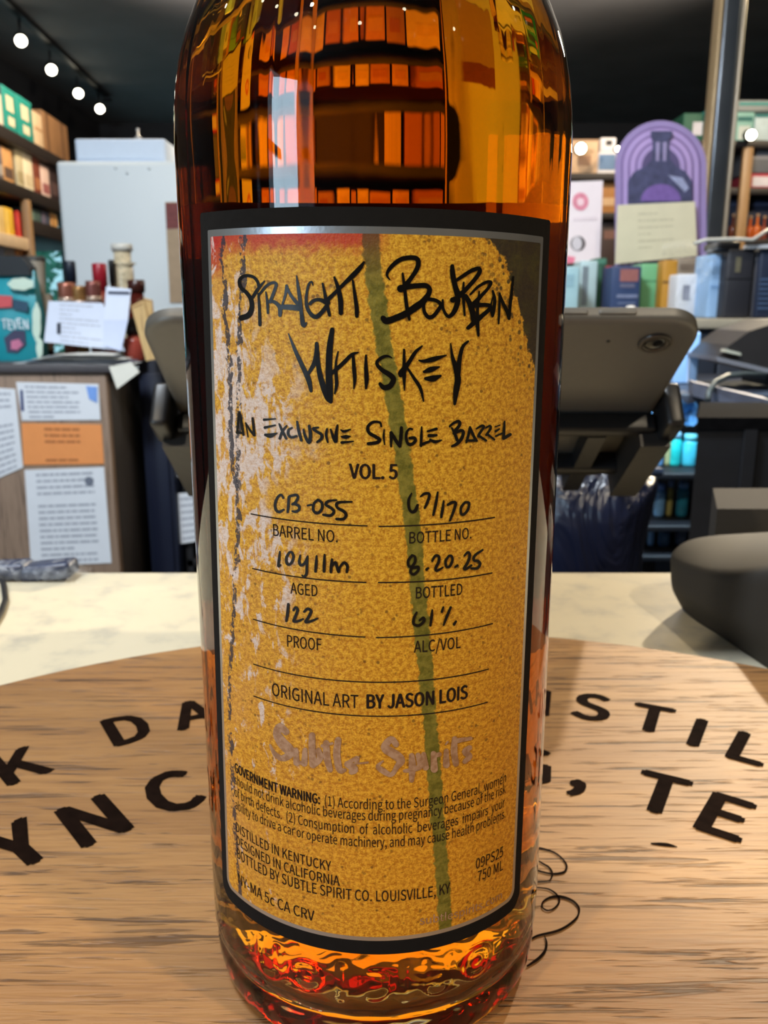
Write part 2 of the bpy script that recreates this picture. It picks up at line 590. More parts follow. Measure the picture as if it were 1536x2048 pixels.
# embossed marks around the heel: soft letter-like strokes pressed into the glass
EMB = [(-0.60, 'u'), (-0.36, 'd'), (-0.17, 'i'), (0.0, 'c'), (0.16, 'i'), (0.34, 'u'), (0.58, 'd')]
def emboss(th, z):
    h = 0.0
    for a, k in EMB:
        x, y = (th - a) * 0.038, z - 0.0185
        if abs(x) > 0.006:
            continue
        if k == 'u':
            d = abs(math.hypot(x, max(0, 0) + min(y + 0.0012, 0)) - 0.0026) if y < -0.0012 else abs(abs(x) - 0.0026)
        elif k == 'i':
            d = abs(x)
        elif k == 'd':
            d = min(abs(math.hypot(x / 1.0, y) - 0.0030), math.hypot(x, y) * 0.8)
        elif k == 'c':
            d = abs(math.hypot(x, y) - 0.0030) if x > -0.0012 else 0.01
        else:
            d = abs(math.hypot(x, y * 0.9) - 0.0028)
        if abs(y) > 0.0042:
            d += (abs(y) - 0.0042)
        h = max(h, math.exp(-(d / 0.00055) ** 2))
    return 0.00022 * h
r3 = random.Random(11)
STIP = [(math.cos(q_) * w_, math.sin(q_) * w_, 0.018 / w_, r3.uniform(0, 6.28)) for q_, w_ in [(r3.uniform(0, 3.14), r3.uniform(700, 2300)) for _ in range(9)]]
bm_v, bm_f = [], []
m_ = len(prof)
for r, z in prof:
    for i in range(NSEG):
        a = 2 * math.pi * i / NSEG
        rr = r
        th = (a + math.pi) % (2 * math.pi) - math.pi
        if 0.0118 < z < 0.0275:
            rr += emboss(th, z)
        if r > 0.02 and z < 0.03:
            rr += 0.00006 * math.sin(7 * th + 150 * z) + 0.00004 * math.sin(17 * th - 420 * z) + 0.00003 * math.sin(31 * th + 900 * z)
        elif 0.03 <= z < 0.21 and r > 0.02:
            rr += 0.00002 * math.sin(9 * th + 60 * z) + 0.000012 * math.sin(23 * th - 35 * z)
        zz_ = z
        if 0.004 < r < 0.033 and z < 0.0062:
            zz_ += sum(a_ * math.sin(r * (u_ * math.sin(th) - v_ * math.cos(th)) + f_) for u_, v_, a_, f_ in STIP)
        bm_v.append((rr * math.sin(a), -rr * math.cos(a), zz_))
for j in range(m_ - 1):
    for i in range(NSEG):
        k = (i + 1) % NSEG
        bm_f.append((j * NSEG + i, j * NSEG + k, (j + 1) * NSEG + k, (j + 1) * NSEG + i))
gb = MB()
gb.add(bm_v, bm_f, True)
caustic(gb.build('glass_body', glassm, bottle), caster=True)
# whiskey: closed body just inside the wall; the interface glass -> liquid
m = bpy.data.materials.new('amber_whiskey')
t = NT(m)
g = t.n('BsdfGlass')
g.inputs[0].default_value = (1, 1, 1, 1)
g.inputs[1].default_value = 0.0
g.inputs['IOR'].default_value = 1.36 / 1.5
t.t.links.new(g.outputs[0], t.out.inputs[0])
va = t.n('VolumeAbsorption')
va.inputs[0].default_value = (0.975, 0.785, 0.10, 1)
va.inputs[1].default_value = 112.0
t.t.links.new(va.outputs[0], t.out.inputs[1])
lw = 0.0030
lp = [(0.0, 0.0108), (0.012, 0.0102), (0.022, 0.0090), (0.028, 0.0082), (0.0315, 0.0086), (0.0335, 0.0102), (0.0345, 0.0128), (BR - lw, 0.0165)]
for k in range(1, 24):
    lp.append((BR - lw, 0.0175 + (0.1745 - 0.0175) * k / 23))
for r, z in ((0.9985, 0.1778), (0.994, 0.1810), (0.982, 0.1853), (0.961, 0.1896), (0.928, 0.1937), (0.880, 0.1978), (0.825, 0.2019), (0.765, 0.2058), (0.69, 0.2100), (0.61, 0.2140), (0.535, 0.2180), (0.47, 0.223), (0.425, 0.229), (0.40, 0.236), (0.392, 0.25)):
    lp.append((BR * r - lw, z))
lp.append((0.0, 0.2502))
r2 = random.Random(3)
STRIAE = [(n_, 0.0019 / n_ ** 1.0 * 0.5 * r2.uniform(0.5, 1.2), r2.uniform(0, 6.28), r2.uniform(-14, 14)) for n_ in (9, 14, 19, 26, 33, 41, 52, 63)]
STRIAE = [(n_, a_ * (1.3 if n_ < 30 else 2.6), f_, k_) for n_, a_, f_, k_ in STRIAE]
vs, fs = [], []
NL = 600
for r, z in lp:
    for i in range(NL):
        th = 2 * math.pi * i / NL
        rr = r
        if r > 0.02 and z < 0.034:
            rr += 0.00010 * math.sin(6 * th + 190 * z + 1) + 0.00007 * math.sin(13 * th - 510 * z)
        elif r > 0.02:
            rr += sum(a_ * math.sin(n_ * th + f_ + k_ * z) for n_, a_, f_, k_ in STRIAE)
        vs.append((rr * math.sin(th), -rr * math.cos(th), z))
for j in range(len(lp) - 1):
    for i in range(NL):
        k = (i + 1) % NL
        fs.append((j * NL + i, j * NL + k, (j + 1) * NL + k, (j + 1) * NL + i))
lq = MB()
lq.add(vs, fs, True)
caustic(lq.build('whiskey', m, bottle), caster=True)
MB().lathe([(0.0, 0.2995), (0.0148, 0.2995), (0.0152, 0.301), (0.0152, 0.322), (0.0145, 0.324), (0.0, 0.324)], 48).build('stopper', mat((24, 22, 22), 0.4), bottle)

# ---- label sheets -------------------------------------------------
TILT = 0.0148                                 # the label is stuck on slightly clockwise (m of z per rad, /BR)
def skew(th, z):
    return z - TILT * BR * th
TL, TRr = lab(401.5, 424.5), lab(1099.5, 444.0)
BLl, BRr = lab(447, 1772), lab(1038, 1790)
ZT = lab(705, 413.8)[1]
ZB = lab(761, 1908)[1]
thl = lambda z: TL[0] + (BLl[0] - TL[0]) * (TL[1] - z) / (TL[1] - BLl[1])
thr = lambda z: TRr[0] + (BRr[0] - TRr[0]) * (TRr[1] - z) / (TRr[1] - BRr[1])
def sheet(name, inset_x, inset_t, inset_b, rad, mater, parent, crad_t, crad_b, uv=False, nx=72, nz=120):
    """a rounded label sheet wrapped on the bottle"""
    z1, z0 = ZT - inset_t, ZB + inset_b
    rows = []
    zs = [z0 + (z1 - z0) * k / nz for k in range(nz + 1)]
    for k in range(10):
        zs += [z0 + crad_b * (1 - math.cos(math.pi / 2 * k / 9)), z1 - crad_t * (1 - math.cos(math.pi / 2 * k / 9))]
    zs = sorted(set(round(q, 7) for q in zs))
    vs, uvs, fs = [], [], []
    for z in zs:
        ins = inset_x
        if z < z0 + crad_b:
            ins += crad_b - math.sqrt(max(0, crad_b ** 2 - (z0 + crad_b - z) ** 2))
        if z > z1 - crad_t:
            ins += crad_t - math.sqrt(max(0, crad_t ** 2 - (z - z1 + crad_t) ** 2))
        a, b = thl(z) + ins / BR, thr(z) - ins / BR
        for i in range(nx + 1):
            th = a + (b - a) * i / nx
            vs.append(cyl(th, skew(th, z), rad))
            uvs.append(((th + 1.25) / 2.5, (z - ZB) / (ZT - ZB)))
    w = nx + 1
    for j in range(len(zs) - 1):
        for i in range(nx):
            fs.append((j * w + i, j * w + i + 1, (j + 1) * w + i + 1, (j + 1) * w + i))
    b_ = MB()
    b_.add(vs, fs, True)
    o = b_.build(name, mater, parent, recalc=False)
    if uv:
        ul = o.data.uv_layers.new(name='label')
        for l in o.data.loops:
            ul.data[l.index].uv = uvs[l.vertex_index]
    return o
blackp = mat((17, 16, 16), 0.85, var=0.15, scale=400, spec=0.2)
label_o = sheet('label', 0, 0, 0, BR + 0.00022, blackp, bottle, 0.0006, 0.0035)
foil = bpy.data.materials.new('silver_foil')
t = NT(foil)
co = t.n('TexCoord').outputs['Object']
t.bsdf(t.mix(t.noise(co, 60, 2), srgb(150, 158, 172), srgb(205, 205, 200)), 0.35, 0.85, bump=t.noise(co, 900, 2), bstr=0.15, bdist=0.0002)
sheet('foil_border', 0.0024, 0.0029, 0.0031, BR + 0.00026, foil, label_o, 0.0003, 0.0022)

# painted art
art = bpy.data.materials.new('painted_art')
t = NT(art)
uvn = t.n('UVMap')
uvn.uv_map = 'label'
sep = t.n('SeparateXYZ')
t.t.links.new(uvn.outputs[0], sep.inputs[0])
U, V = sep.outputs[0], sep.outputs[1]
LH = ZT - ZB
W = 2.5 * BR
vec = t.vmap(uvn.outputs[0], (W, LH, 1))      # metres
def uvp(px, py):
    th, z = lab(px, py)
    z = z + TILT * BR * th
    return (th + 1.25) / 2.5, (z - ZB) / LH
def ucurve(pts):
    return t.curve(V, [(max(0, min(1, uvp(*q)[1])), uvp(*q)[0]) for q in pts])
nF = t.noise(vec, 1500, 3, 0.6)
nM = t.noise(vec, 520, 4, 0.62)
nL = t.noise(vec, 130, 4, 0.6)
nB = t.noise(vec, 45, 3, 0.55)
vor = t.n('TexVoronoi')
t.put(vor.inputs['Vector'], vec)
vor.inputs['Scale'].default_value = 900
nG = t.noise(vec, 1250, 3, 0.55)
nH = t.noise(vec, 3200, 2, 0.5)
grain = t.math('ADD', t.math('MULTIPLY', nG, 0.6), t.math('MULTIPLY', nH, 0.4))
c = t.mix(t.smooth(grain, 0.36, 0.64), srgb(176, 118, 18), srgb(230, 180, 54))
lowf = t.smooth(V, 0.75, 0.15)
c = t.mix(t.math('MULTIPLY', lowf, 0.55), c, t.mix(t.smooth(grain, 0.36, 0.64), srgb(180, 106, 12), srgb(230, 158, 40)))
# dusty pink-beige along the left side
lft = t.math('MULTIPLY', t.smooth(U, 0.33, 0.12), t.smooth(nB, 0.35, 0.62))
c = t.mix(t.math('MULTIPLY', lft, 0.55), c, srgb(205, 150, 96))
# dark specks
sp = t.math('MULTIPLY', t.smooth(vor.outputs[0], 0.36, 0.20), t.smooth(t.noise(vec, 420, 2), 0.50, 0.66))
c = t.mix(t.math('MULTIPLY', sp, 0.75), c, srgb(96, 62, 16))
# red spray at the top, left of the drip
edge = t.math('ADD', V, t.math('MULTIPLY', t.math('SUBTRACT', nM, 0.5), 0.035))
v_r0, v_r1 = uvp(600, 520)[1], uvp(600, 475)[1]
red = t.math('MULTIPLY', t.smooth(edge, v_r0, v_r1), t.smooth(U, uvp(790, 470)[0], uvp(735, 470)[0]))
c = t.mix(t.math('MULTIPLY', red, 0.88), c, srgb(178, 40, 36))
redl = t.math('MULTIPLY', t.smooth(edge, uvp(440, 570)[1], uvp(440, 520)[1]), t.smooth(t.math('ADD', U, t.math('MULTIPLY', t.math('SUBTRACT', nM, 0.5), 0.04)), uvp(452, 500)[0], uvp(438, 500)[0]))
c = t.mix(t.math('MULTIPLY', redl, 0.8), c, srgb(176, 38, 36))
# white flaked paint
rb = ucurve([(520, 470), (500, 560), (545, 640), (560, 700), (620, 780), (640, 860), (600, 930), (560, 1000), (620, 1100), (610, 1200), (600, 1300), (610, 1400), (630, 1500), (610, 1620), (560, 1760)])
side = t.smooth(t.math('SUBTRACT', t.math('ADD', rb, t.math('MULTIPLY', t.math('SUBTRACT', nL, 0.5), 0.22)), U), -0.01, 0.07)
wdens = t.curve(V, [(0.0, 0.52), (0.12, 0.43), (0.3, 0.48), (0.5, 0.54), (0.62, 0.59), (0.75, 0.63), (0.9, 0.58), (0.97, 0.48), (1.0, 0.43)])
streak = t.noise(t.vmap(vec, (1.6, 0.75, 1), (0.3, 0.1, 0)), 260, 5, 0.68, 0.6)
wm = t.math('MULTIPLY', t.smooth(t.math('ADD', streak, t.math('SUBTRACT', wdens, 0.56)), 0.50, 0.58), side)
c = t.mix(t.math('MULTIPLY', wm, t.smooth(grain, 0.35, 0.6, 0.5, 0.95)), c, srgb(218, 206, 204))
# green drip
gc = ucurve([(740, 440), (744, 520), (755, 600), (768, 690), (784, 780), (801, 880), (815, 980), (825, 1050), (833, 1150), (842, 1250), (850, 1330), (858, 1430), (866, 1530), (873, 1620), (880, 1700), (886, 1780), (891, 1900)])
gd = t.math('ABSOLUTE', t.math('ADD', t.math('SUBTRACT', U, gc), t.math('MULTIPLY', t.math('SUBTRACT', nM, 0.5), 0.020)))
gm = t.smooth(gd, 0.0165, 0.0125)
gcol = t.mix(t.smooth(nM, 0.35, 0.65), srgb(74, 84, 22), srgb(120, 118, 46))
gcol = t.mix(t.smooth(V, 0.90, 0.99), gcol, srgb(92, 56, 34))
c = t.mix(t.math('MULTIPLY', gm, 0.9), c, gcol)
# two ragged navy lines on the left
nvec = t.noise(t.vmap(vec, (1, 0.6, 1), (0.7, 0.2, 0)), 420, 4, 0.65)
for pts, wd in (([(447, 440), (446, 520), (452, 570), (449, 620), (459, 700), (462, 780), (462, 860), (466, 930), (477, 990), (478, 1050), (474, 1130), (470, 1200), (464, 1290), (461, 1370), (461, 1450), (466, 1550), (471, 1650), (474, 1700), (480, 1760)], 0.0062),
                ([(488, 440), (487, 520), (485, 580), (481, 640), (479, 720), (480, 800), (478, 870), (477, 960), (477, 1000)], 0.0052)):
    cu = ucurve(pts)
    dd = t.math('ABSOLUTE', t.math('ADD', t.math('SUBTRACT', U, cu), t.math('MULTIPLY', t.math('SUBTRACT', nvec, 0.5), 0.045)))
    lm = t.math('MULTIPLY', t.smooth(dd, wd * 1.25, wd * 0.85), t.smooth(t.math('ADD', t.math('MULTIPLY', nvec, 0.6), t.math('MULTIPLY', nF, 0.4)), 0.56, 0.50))
    if wd < 0.006:
        lm = t.math('MULTIPLY', lm, t.smooth(V, uvp(478, 990)[1], uvp(478, 960)[1]))
    c = t.mix(t.math('MULTIPLY', lm, 0.92), c, srgb(42, 44, 58))
# dark green field at the top right with a stippled edge
db = ucurve([(955, 440), (972, 478), (1008, 520), (1026, 580), (1040, 640), (1052, 690), (1066, 730), (1090, 790), (1110, 900)])
dd = t.math('SUBTRACT', t.math('ADD', U, t.math('MULTIPLY', t.math('SUBTRACT', nM, 0.5), 0.05)), db)
dm = t.smooth(dd, -0.002, 0.004)
stip = t.math('MULTIPLY', t.smooth(vor.outputs[0], 0.42, 0.28), t.smooth(dd, -0.085, -0.005))
stip = t.math('MULTIPLY', stip, t.smooth(V, uvp(1000, 900)[1], uvp(1000, 700)[1]))
gr = t.mix(t.smooth(nL, 0.45, 0.7), srgb(18, 25, 30), srgb(46, 52, 30))
c = t.mix(t.math('MULTIPLY', t.math('MAXIMUM', dm, t.math('MULTIPLY', stip, 0.8)), 0.95), c, gr)
hgt = t.math('ADD', t.math('MULTIPLY', nG, 0.8), t.math('MULTIPLY', nH, 0.4))
t.bsdf(c, 0.52, 0, bump=hgt, bstr=0.35, bdist=0.0005, spec=0.4)
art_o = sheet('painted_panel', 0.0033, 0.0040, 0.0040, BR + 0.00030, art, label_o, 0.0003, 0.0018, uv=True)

# ---- printed lettering ---------------------------------------------
RP = BR + 0.00036
ink = mat((34, 24, 20), 0.8, var=0.05, scale=300, spec=0.15)
prt = MB()
def print_text(mb, s, l, r, capx, cap, weight=0.0, rad=RP):
    """text whose baseline runs from pixel l to pixel r; cap = cap height in px at pixel column capx"""
    a, b = lab(*l), lab(*r)
    my = l[1] + (r[1] - l[1]) * 0.5
    q0 = lab(capx, my)
    q1 = lab(capx, my - cap)
    h = q1[1] - q0[1]
    vs, fs = text_geo(s, weight)
    w = max(q[0] for q in vs)
    out = []
    for x, y, l_ in vs:
        k = x / w
        th = a[0] + (b[0] - a[0]) * k
        zz = a[1] + (b[1] - a[1]) * k + y * h
        out.append(cyl(th, zz, rad + 0.000004 * l_))
    mb.add(out, fs)
print_text(prt, 'VOL. 5', (698, 956), (795, 957), 748, 29, 0.045)
print_text(prt, 'BARREL NO.', (548.3, 1070.4), (676, 1084), 610, 23.5, 0.004)
print_text(prt, 'BOTTLE NO.', (818, 1086), (941, 1076), 880, 22.5, 0.004)
print_text(prt, 'AGED', (582.5, 1186), (636, 1192), 610, 22.5, 0.004)
print_text(prt, 'BOTTLED', (831, 1196), (923, 1188), 880, 22.5, 0.004)
print_text(prt, 'PROOF', (576, 1292), (644, 1300), 610, 23.5, 0.004)
print_text(prt, 'ALC/VOL', (827, 1304), (920, 1294.5), 880, 23, 0.004)
print_text(prt, 'ORIGINAL ART', (546, 1389.5), (717, 1415), 630, 26, 0.004)
print_text(prt, 'BY JASON LOIS', (733, 1415), (934, 1395), 830, 27, 0.05)
for l, r in (((503, 1027), (735, 1051)), ((757, 1052), (988, 1034)), ((506, 1136), (733, 1164)), ((756, 1164), (983, 1145)), ((508, 1237.5), (731, 1273)), ((752, 1274), (984, 1246)), ((508, 1327), (976, 1337)), ((509, 1391), (974, 1403))):
    a, b = lab(*l), lab(*r)
    hw = 0.00011
    vs, fs = [], []
    for k in range(33):
        th = a[0] + (b[0] - a[0]) * k / 32
        zz = a[1] + (b[1] - a[1]) * k / 32
        vs += [cyl(th, zz - hw, RP), cyl(th, zz + hw, RP)]
    fs = [(2 * k, 2 * k + 2, 2 * k + 3, 2 * k + 1) for k in range(32)]
    prt.add(vs, fs)
print_text(prt, 'GOVERNMENT WARNING:', (471.8, 1542), (641, 1607), 640, 19.5, 0.05)
print_text(prt, '(1) According to the Surgeon General, women', (650.5, 1609.5), (1010, 1562.5), 745, 20)
print_text(prt, 'should not drink alcoholic beverages during pregnancy because of the risk', (471.8, 1566.5), (1009, 1584.5), 745, 20)
print_text(prt, 'of birth defects.  (2) Consumption  of  alcoholic  beverages  impairs  your', (471.8, 1591), (1007, 1612), 745, 20)
print_text(prt, 'ability to drive a car or operate machinery, and may cause health problems.', (473, 1616), (1008.6, 1634), 745, 20)
print_text(prt, 'DISTILLED IN KENTUCKY', (474.6, 1661), (663, 1740.6), 600, 19.5, 0.006)
print_text(prt, 'DESIGNED IN CALIFORNIA', (475.6, 1687), (680, 1770), 600, 19.5, 0.006)
print_text(prt, 'BOTTLED BY SUBTLE SPIRIT CO. LOUISVILLE, KY', (476.6, 1714), (899, 1784), 745, 21.5, 0.006)
print_text(prt, 'NY-MA 5c CA CRV', (479, 1764), (630, 1841), 600, 21, 0.006)
print_text(prt, '09PS25', (950, 1737), (1004, 1710.8), 975, 20, 0.004)
print_text(prt, '750 ML', (953.5, 1761.8), (1003.7, 1738), 975, 20, 0.004)
prt.build('printed_lettering', ink, label_o, recalc=False)
faint = bpy.data.materials.new('faint_grey_ink')
t = NT(faint)
co = t.n('TexCoord').outputs['Object']
t.bsdf(t.mix(t.smooth(t.noise(co, 900, 3), 0.35, 0.65), srgb(150, 110, 78), srgb(176, 140, 112)), 0.5, 0.0, bump=t.noise(co, 1200, 2), bstr=0.3, bdist=0.0003)
fw = MB()
print_text(fw, 'subtlespirits.com', (838.6, 1847.5), (1001.7, 1795), 920, 15, 0.01)
fw.build('faint_lettering', faint, label_o, recalc=False)

# ---- handwriting and the blackletter mark, stroke by stroke ---------------
def label_strokes(mb, strokes, ox, oy, s, rad, sub=5, wk=1.0):
    for i_, st in enumerate(strokes):
        rad += 0.0000025
        vs, fs = ribbon([(x, y, w * wk) for x, y, w in st], sub)
        out = []
        for x, y in vs:
            th, z = lab(ox + x / s, oy + y / s)
            out.append(cyl(th, z, rad))
        mb.add(out, fs)
RM = BR + 0.00040
mk = MB()
A_ = [[(270, 400, 30), (255, 340, 34), (200, 290, 34), (110, 285, 34), (62, 335, 36), (75, 410, 38), (140, 470, 42), (188, 545, 48), (195, 640, 52), (160, 715, 62), (85, 745, 62)],
      [(335, 342, 16), (265, 425, 36), (205, 520, 34)], [(268, 480, 22), (278, 620, 30), (285, 820, 36)], [(280, 485, 26), (350, 400, 30), (420, 360, 32), (462, 375, 34), (440, 455, 36), (395, 570, 34)],
      [(395, 560, 34), (450, 575, 40), (500, 630, 46), (503, 715, 40)], [(348, 460, 14), (365, 570, 28), (372, 690, 26)], [(528, 600, 20), (562, 490, 28), (575, 395, 30)], [(575, 392, 30), (600, 460, 32), (645, 530, 38), (695, 590, 42)],
      [(520, 625, 50), (620, 628, 60), (720, 640, 60)], [(683, 282, 12), (700, 400, 34), (722, 560, 42), (735, 680, 40), (758, 825, 50), (792, 798, 16)], [(860, 385, 14), (850, 352, 22), (820, 370, 26), (798, 450, 28), (788, 560, 34), (805, 650, 40), (855, 718, 46), (905, 730, 50), (960, 680, 46), (1010, 620, 50)],
      [(830, 590, 36), (865, 558, 40), (930, 545, 40), (1020, 580, 60)], [(968, 370, 24), (985, 450, 30), (1008, 570, 40), (1042, 715, 34)], [(1000, 565, 50), (1070, 500, 42), (1150, 420, 38), (1210, 360, 42), (1300, 275, 56), (1375, 195, 50), (1415, 135, 24)], [(1095, 302, 26), (1130, 400, 42), (1160, 540, 56), (1165, 690, 50)], [(1295, 335, 22), (1315, 480, 36), (1335, 620, 46), (1338, 725, 40)]]
B_ = [[(155, 315, 14), (125, 265, 28), (160, 190, 42), (260, 105, 48), (370, 82, 50), (440, 95, 52), (455, 150, 52), (430, 220, 50), (370, 310, 48), (310, 390, 70), (270, 410, 80)], [(330, 392, 60), (430, 380, 56), (530, 378, 54), (570, 412, 52), (560, 470, 56), (500, 550, 70), (430, 602, 76), (330, 670, 72), (220, 720, 70), (120, 752, 70), (85, 722, 56)],
      [(290, 250, 22), (300, 330, 30), (315, 450, 36), (330, 580, 40), (345, 660, 42), (360, 735, 28)], [(560, 520, 40), (640, 535, 40), (690, 580, 40), (660, 640, 42), (610, 700, 44), (560, 710, 44), (520, 660, 38), (510, 590, 34), (530, 530, 34)], [(710, 530, 22), (715, 620, 30), (760, 700, 36), (810, 680, 46), (850, 610, 56), (870, 520, 54), (815, 530, 60)],
      [(810, 172, 42), (815, 260, 56), (840, 380, 56), (870, 475, 70)], [(855, 320, 32), (930, 270, 40), (1020, 215, 42), (1088, 198, 44), (1095, 240, 46), (1040, 320, 46), (960, 410, 48), (890, 480, 60)], [(950, 490, 50), (990, 560, 56), (1020, 650, 62), (1030, 745, 46)], [(930, 345, 20), (925, 450, 28), (930, 560, 30), (940, 690, 22)],
      [(1092, 440, 18), (1085, 540, 26), (1075, 650, 32), (1075, 780, 42), (1085, 905, 26)], [(1000, 470, 22), (1080, 390, 30), (1170, 340, 32), (1215, 345, 36), (1190, 400, 34), (1110, 490, 40), (1040, 570, 60)], [(1050, 590, 48), (1130, 582, 44), (1200, 588, 42), (1205, 620, 42), (1130, 690, 46), (1060, 750, 56), (975, 825, 40)],
      [(1235, 435, 24), (1255, 520, 34), (1250, 610, 34), (1232, 705, 24), (1215, 600, 18), (1236, 500, 14)], [(1305, 460, 14), (1305, 600, 26), (1296, 780, 18)], [(1305, 460, 22), (1340, 560, 36), (1390, 660, 42), (1405, 725, 34)], [(1450, 285, 22), (1435, 430, 30), (1420, 560, 32), (1405, 725, 34)]]
C_ = [[(35, 112, 10), (90, 250, 30), (150, 380, 36), (195, 480, 42), (215, 572, 26)], [(185, 445, 22), (240, 350, 36), (260, 260, 38), (260, 190, 30)], [(262, 200, 28), (275, 380, 38), (305, 510, 46), (350, 620, 56), (372, 655, 36)], [(385, 78, 36), (365, 220, 50), (358, 380, 52), (362, 520, 56), (372, 650, 36)], [(432, 255, 12), (415, 340, 18), (415, 430, 26), (420, 520, 28), (405, 592, 14)], [(385, 425, 30), (470, 350, 32), (540, 280, 28), (592, 262, 12)], [(552, 285, 22), (560, 400, 32), (565, 480, 28), (558, 555, 10)], [(655, 285, 16), (655, 380, 30), (660, 480, 36), (655, 552, 16)],
      [(862, 305, 10), (820, 290, 22), (770, 310, 26), (742, 350, 28), (780, 400, 34), (850, 445, 42), (875, 480, 42), (850, 530, 44), (800, 545, 42), (768, 515, 28)], [(960, 240, 18), (960, 350, 26), (960, 450, 32), (963, 568, 8)], [(1105, 210, 12), (1050, 260, 30), (1000, 340, 34), (940, 425, 52), (932, 445, 34)], [(985, 385, 18), (1040, 470, 26), (1090, 550, 28), (1116, 655, 12)], [(1080, 325, 14), (1120, 332, 28), (1200, 314, 40), (1298, 284, 10)], [(1120, 418, 22), (1175, 398, 44), (1242, 378, 12)], [(1132, 472, 26), (1190, 472, 52), (1252, 450, 18)], [(1333, 190, 10), (1345, 290, 26), (1375, 390, 44), (1390, 480, 50), (1375, 580, 46), (1365, 676, 24)], [(1472, 172, 18), (1430, 215, 28), (1405, 310, 34), (1390, 430, 46)]]
D_ = [[(55, 20, 10), (45, 130, 20), (35, 250, 20)], [(60, 30, 18), (85, 150, 28), (105, 270, 24)], [(35, 245, 26), (100, 250, 26)], [(130, 140, 12), (155, 292, 12)], [(130, 140, 16), (175, 215, 24), (222, 275, 26)], [(205, 88, 24), (215, 180, 28), (222, 275, 28)], [(330, 104, 28), (455, 95, 14)], [(340, 190, 30), (450, 165, 18)], [(345, 270, 30), (400, 278, 50), (472, 250, 12)], [(495, 150, 18), (520, 210, 28), (570, 310, 26)], [(575, 170, 18), (530, 230, 28), (500, 310, 26)], [(635, 192, 18), (597, 215, 26), (592, 262, 28), (625, 298, 28), (682, 284, 26)], [(690, 125, 24), (705, 220, 32), (735, 330, 28)], [(760, 212, 20), (775, 280, 30), (820, 355, 36), (835, 270, 38), (820, 172, 30)], [(920, 190, 20), (862, 200, 28), (900, 232, 30), (953, 265, 34), (953, 312, 34), (910, 348, 28)], [(1015, 205, 22), (1005, 270, 30), (1022, 350, 20)], [(1055, 210, 20), (1080, 290, 32), (1110, 345, 36), (1115, 250, 36), (1128, 165, 22)], [(1165, 215, 14), (1200, 232, 30), (1267, 210, 16)], [(1175, 290, 22), (1220, 292, 44), (1268, 285, 14)], [(1175, 354, 32), (1302, 340, 14)]]
E_ = [[(165, 165, 20), (150, 125, 24), (80, 122, 28), (30, 170, 32), (42, 230, 34), (110, 272, 36), (150, 302, 36), (120, 330, 36), (35, 342, 34)], [(195, 200, 12), (190, 270, 22), (200, 352, 12)], [(265, 230, 34), (265, 370, 22)], [(270, 235, 32), (320, 320, 36), (352, 370, 28)], [(370, 178, 30), (365, 270, 36), (355, 370, 28)], [(480, 195, 20), (450, 190, 22), (420, 240, 28), (425, 320, 30), (460, 352, 32), (510, 318, 32), (500, 285, 36), (455, 285, 30)], [(575, 170, 14), (572, 270, 28), (568, 365, 26)], [(568, 352, 32), (655, 318, 24)], [(635, 215, 20), (725, 190, 28)], [(650, 260, 36), (725, 255, 24)], [(660, 300, 20), (710, 322, 34), (778, 305, 12)], [(860, 165, 24), (900, 130, 26), (950, 112, 30), (960, 150, 32), (905, 220, 36)], [(900, 240, 26), (970, 208, 32), (998, 225, 34), (980, 290, 34), (930, 345, 34), (882, 368, 22)], [(880, 180, 18), (910, 240, 30), (935, 305, 34)], [(1065, 170, 18), (1050, 250, 28), (1028, 328, 22)], [(1065, 175, 24), (1100, 260, 30), (1132, 312, 26)], [(1030, 310, 24), (1112, 310, 26)], [(1130, 190, 18), (1180, 160, 26), (1205, 172, 26), (1160, 240, 28), (1150, 268, 24)], [(1160, 265, 28), (1228, 310, 24)], [(1225, 180, 16), (1265, 160, 24), (1272, 190, 26), (1230, 252, 26)], [(1240, 245, 26), (1312, 300, 20)], [(1320, 170, 12), (1368, 152, 14)], [(1325, 215, 26), (1362, 192, 16)], [(1325, 265, 20), (1392, 235, 18)], [(1415, 115, 18), (1410, 200, 28), (1405, 290, 28)], [(1408, 285, 34), (1472, 248, 32)]]
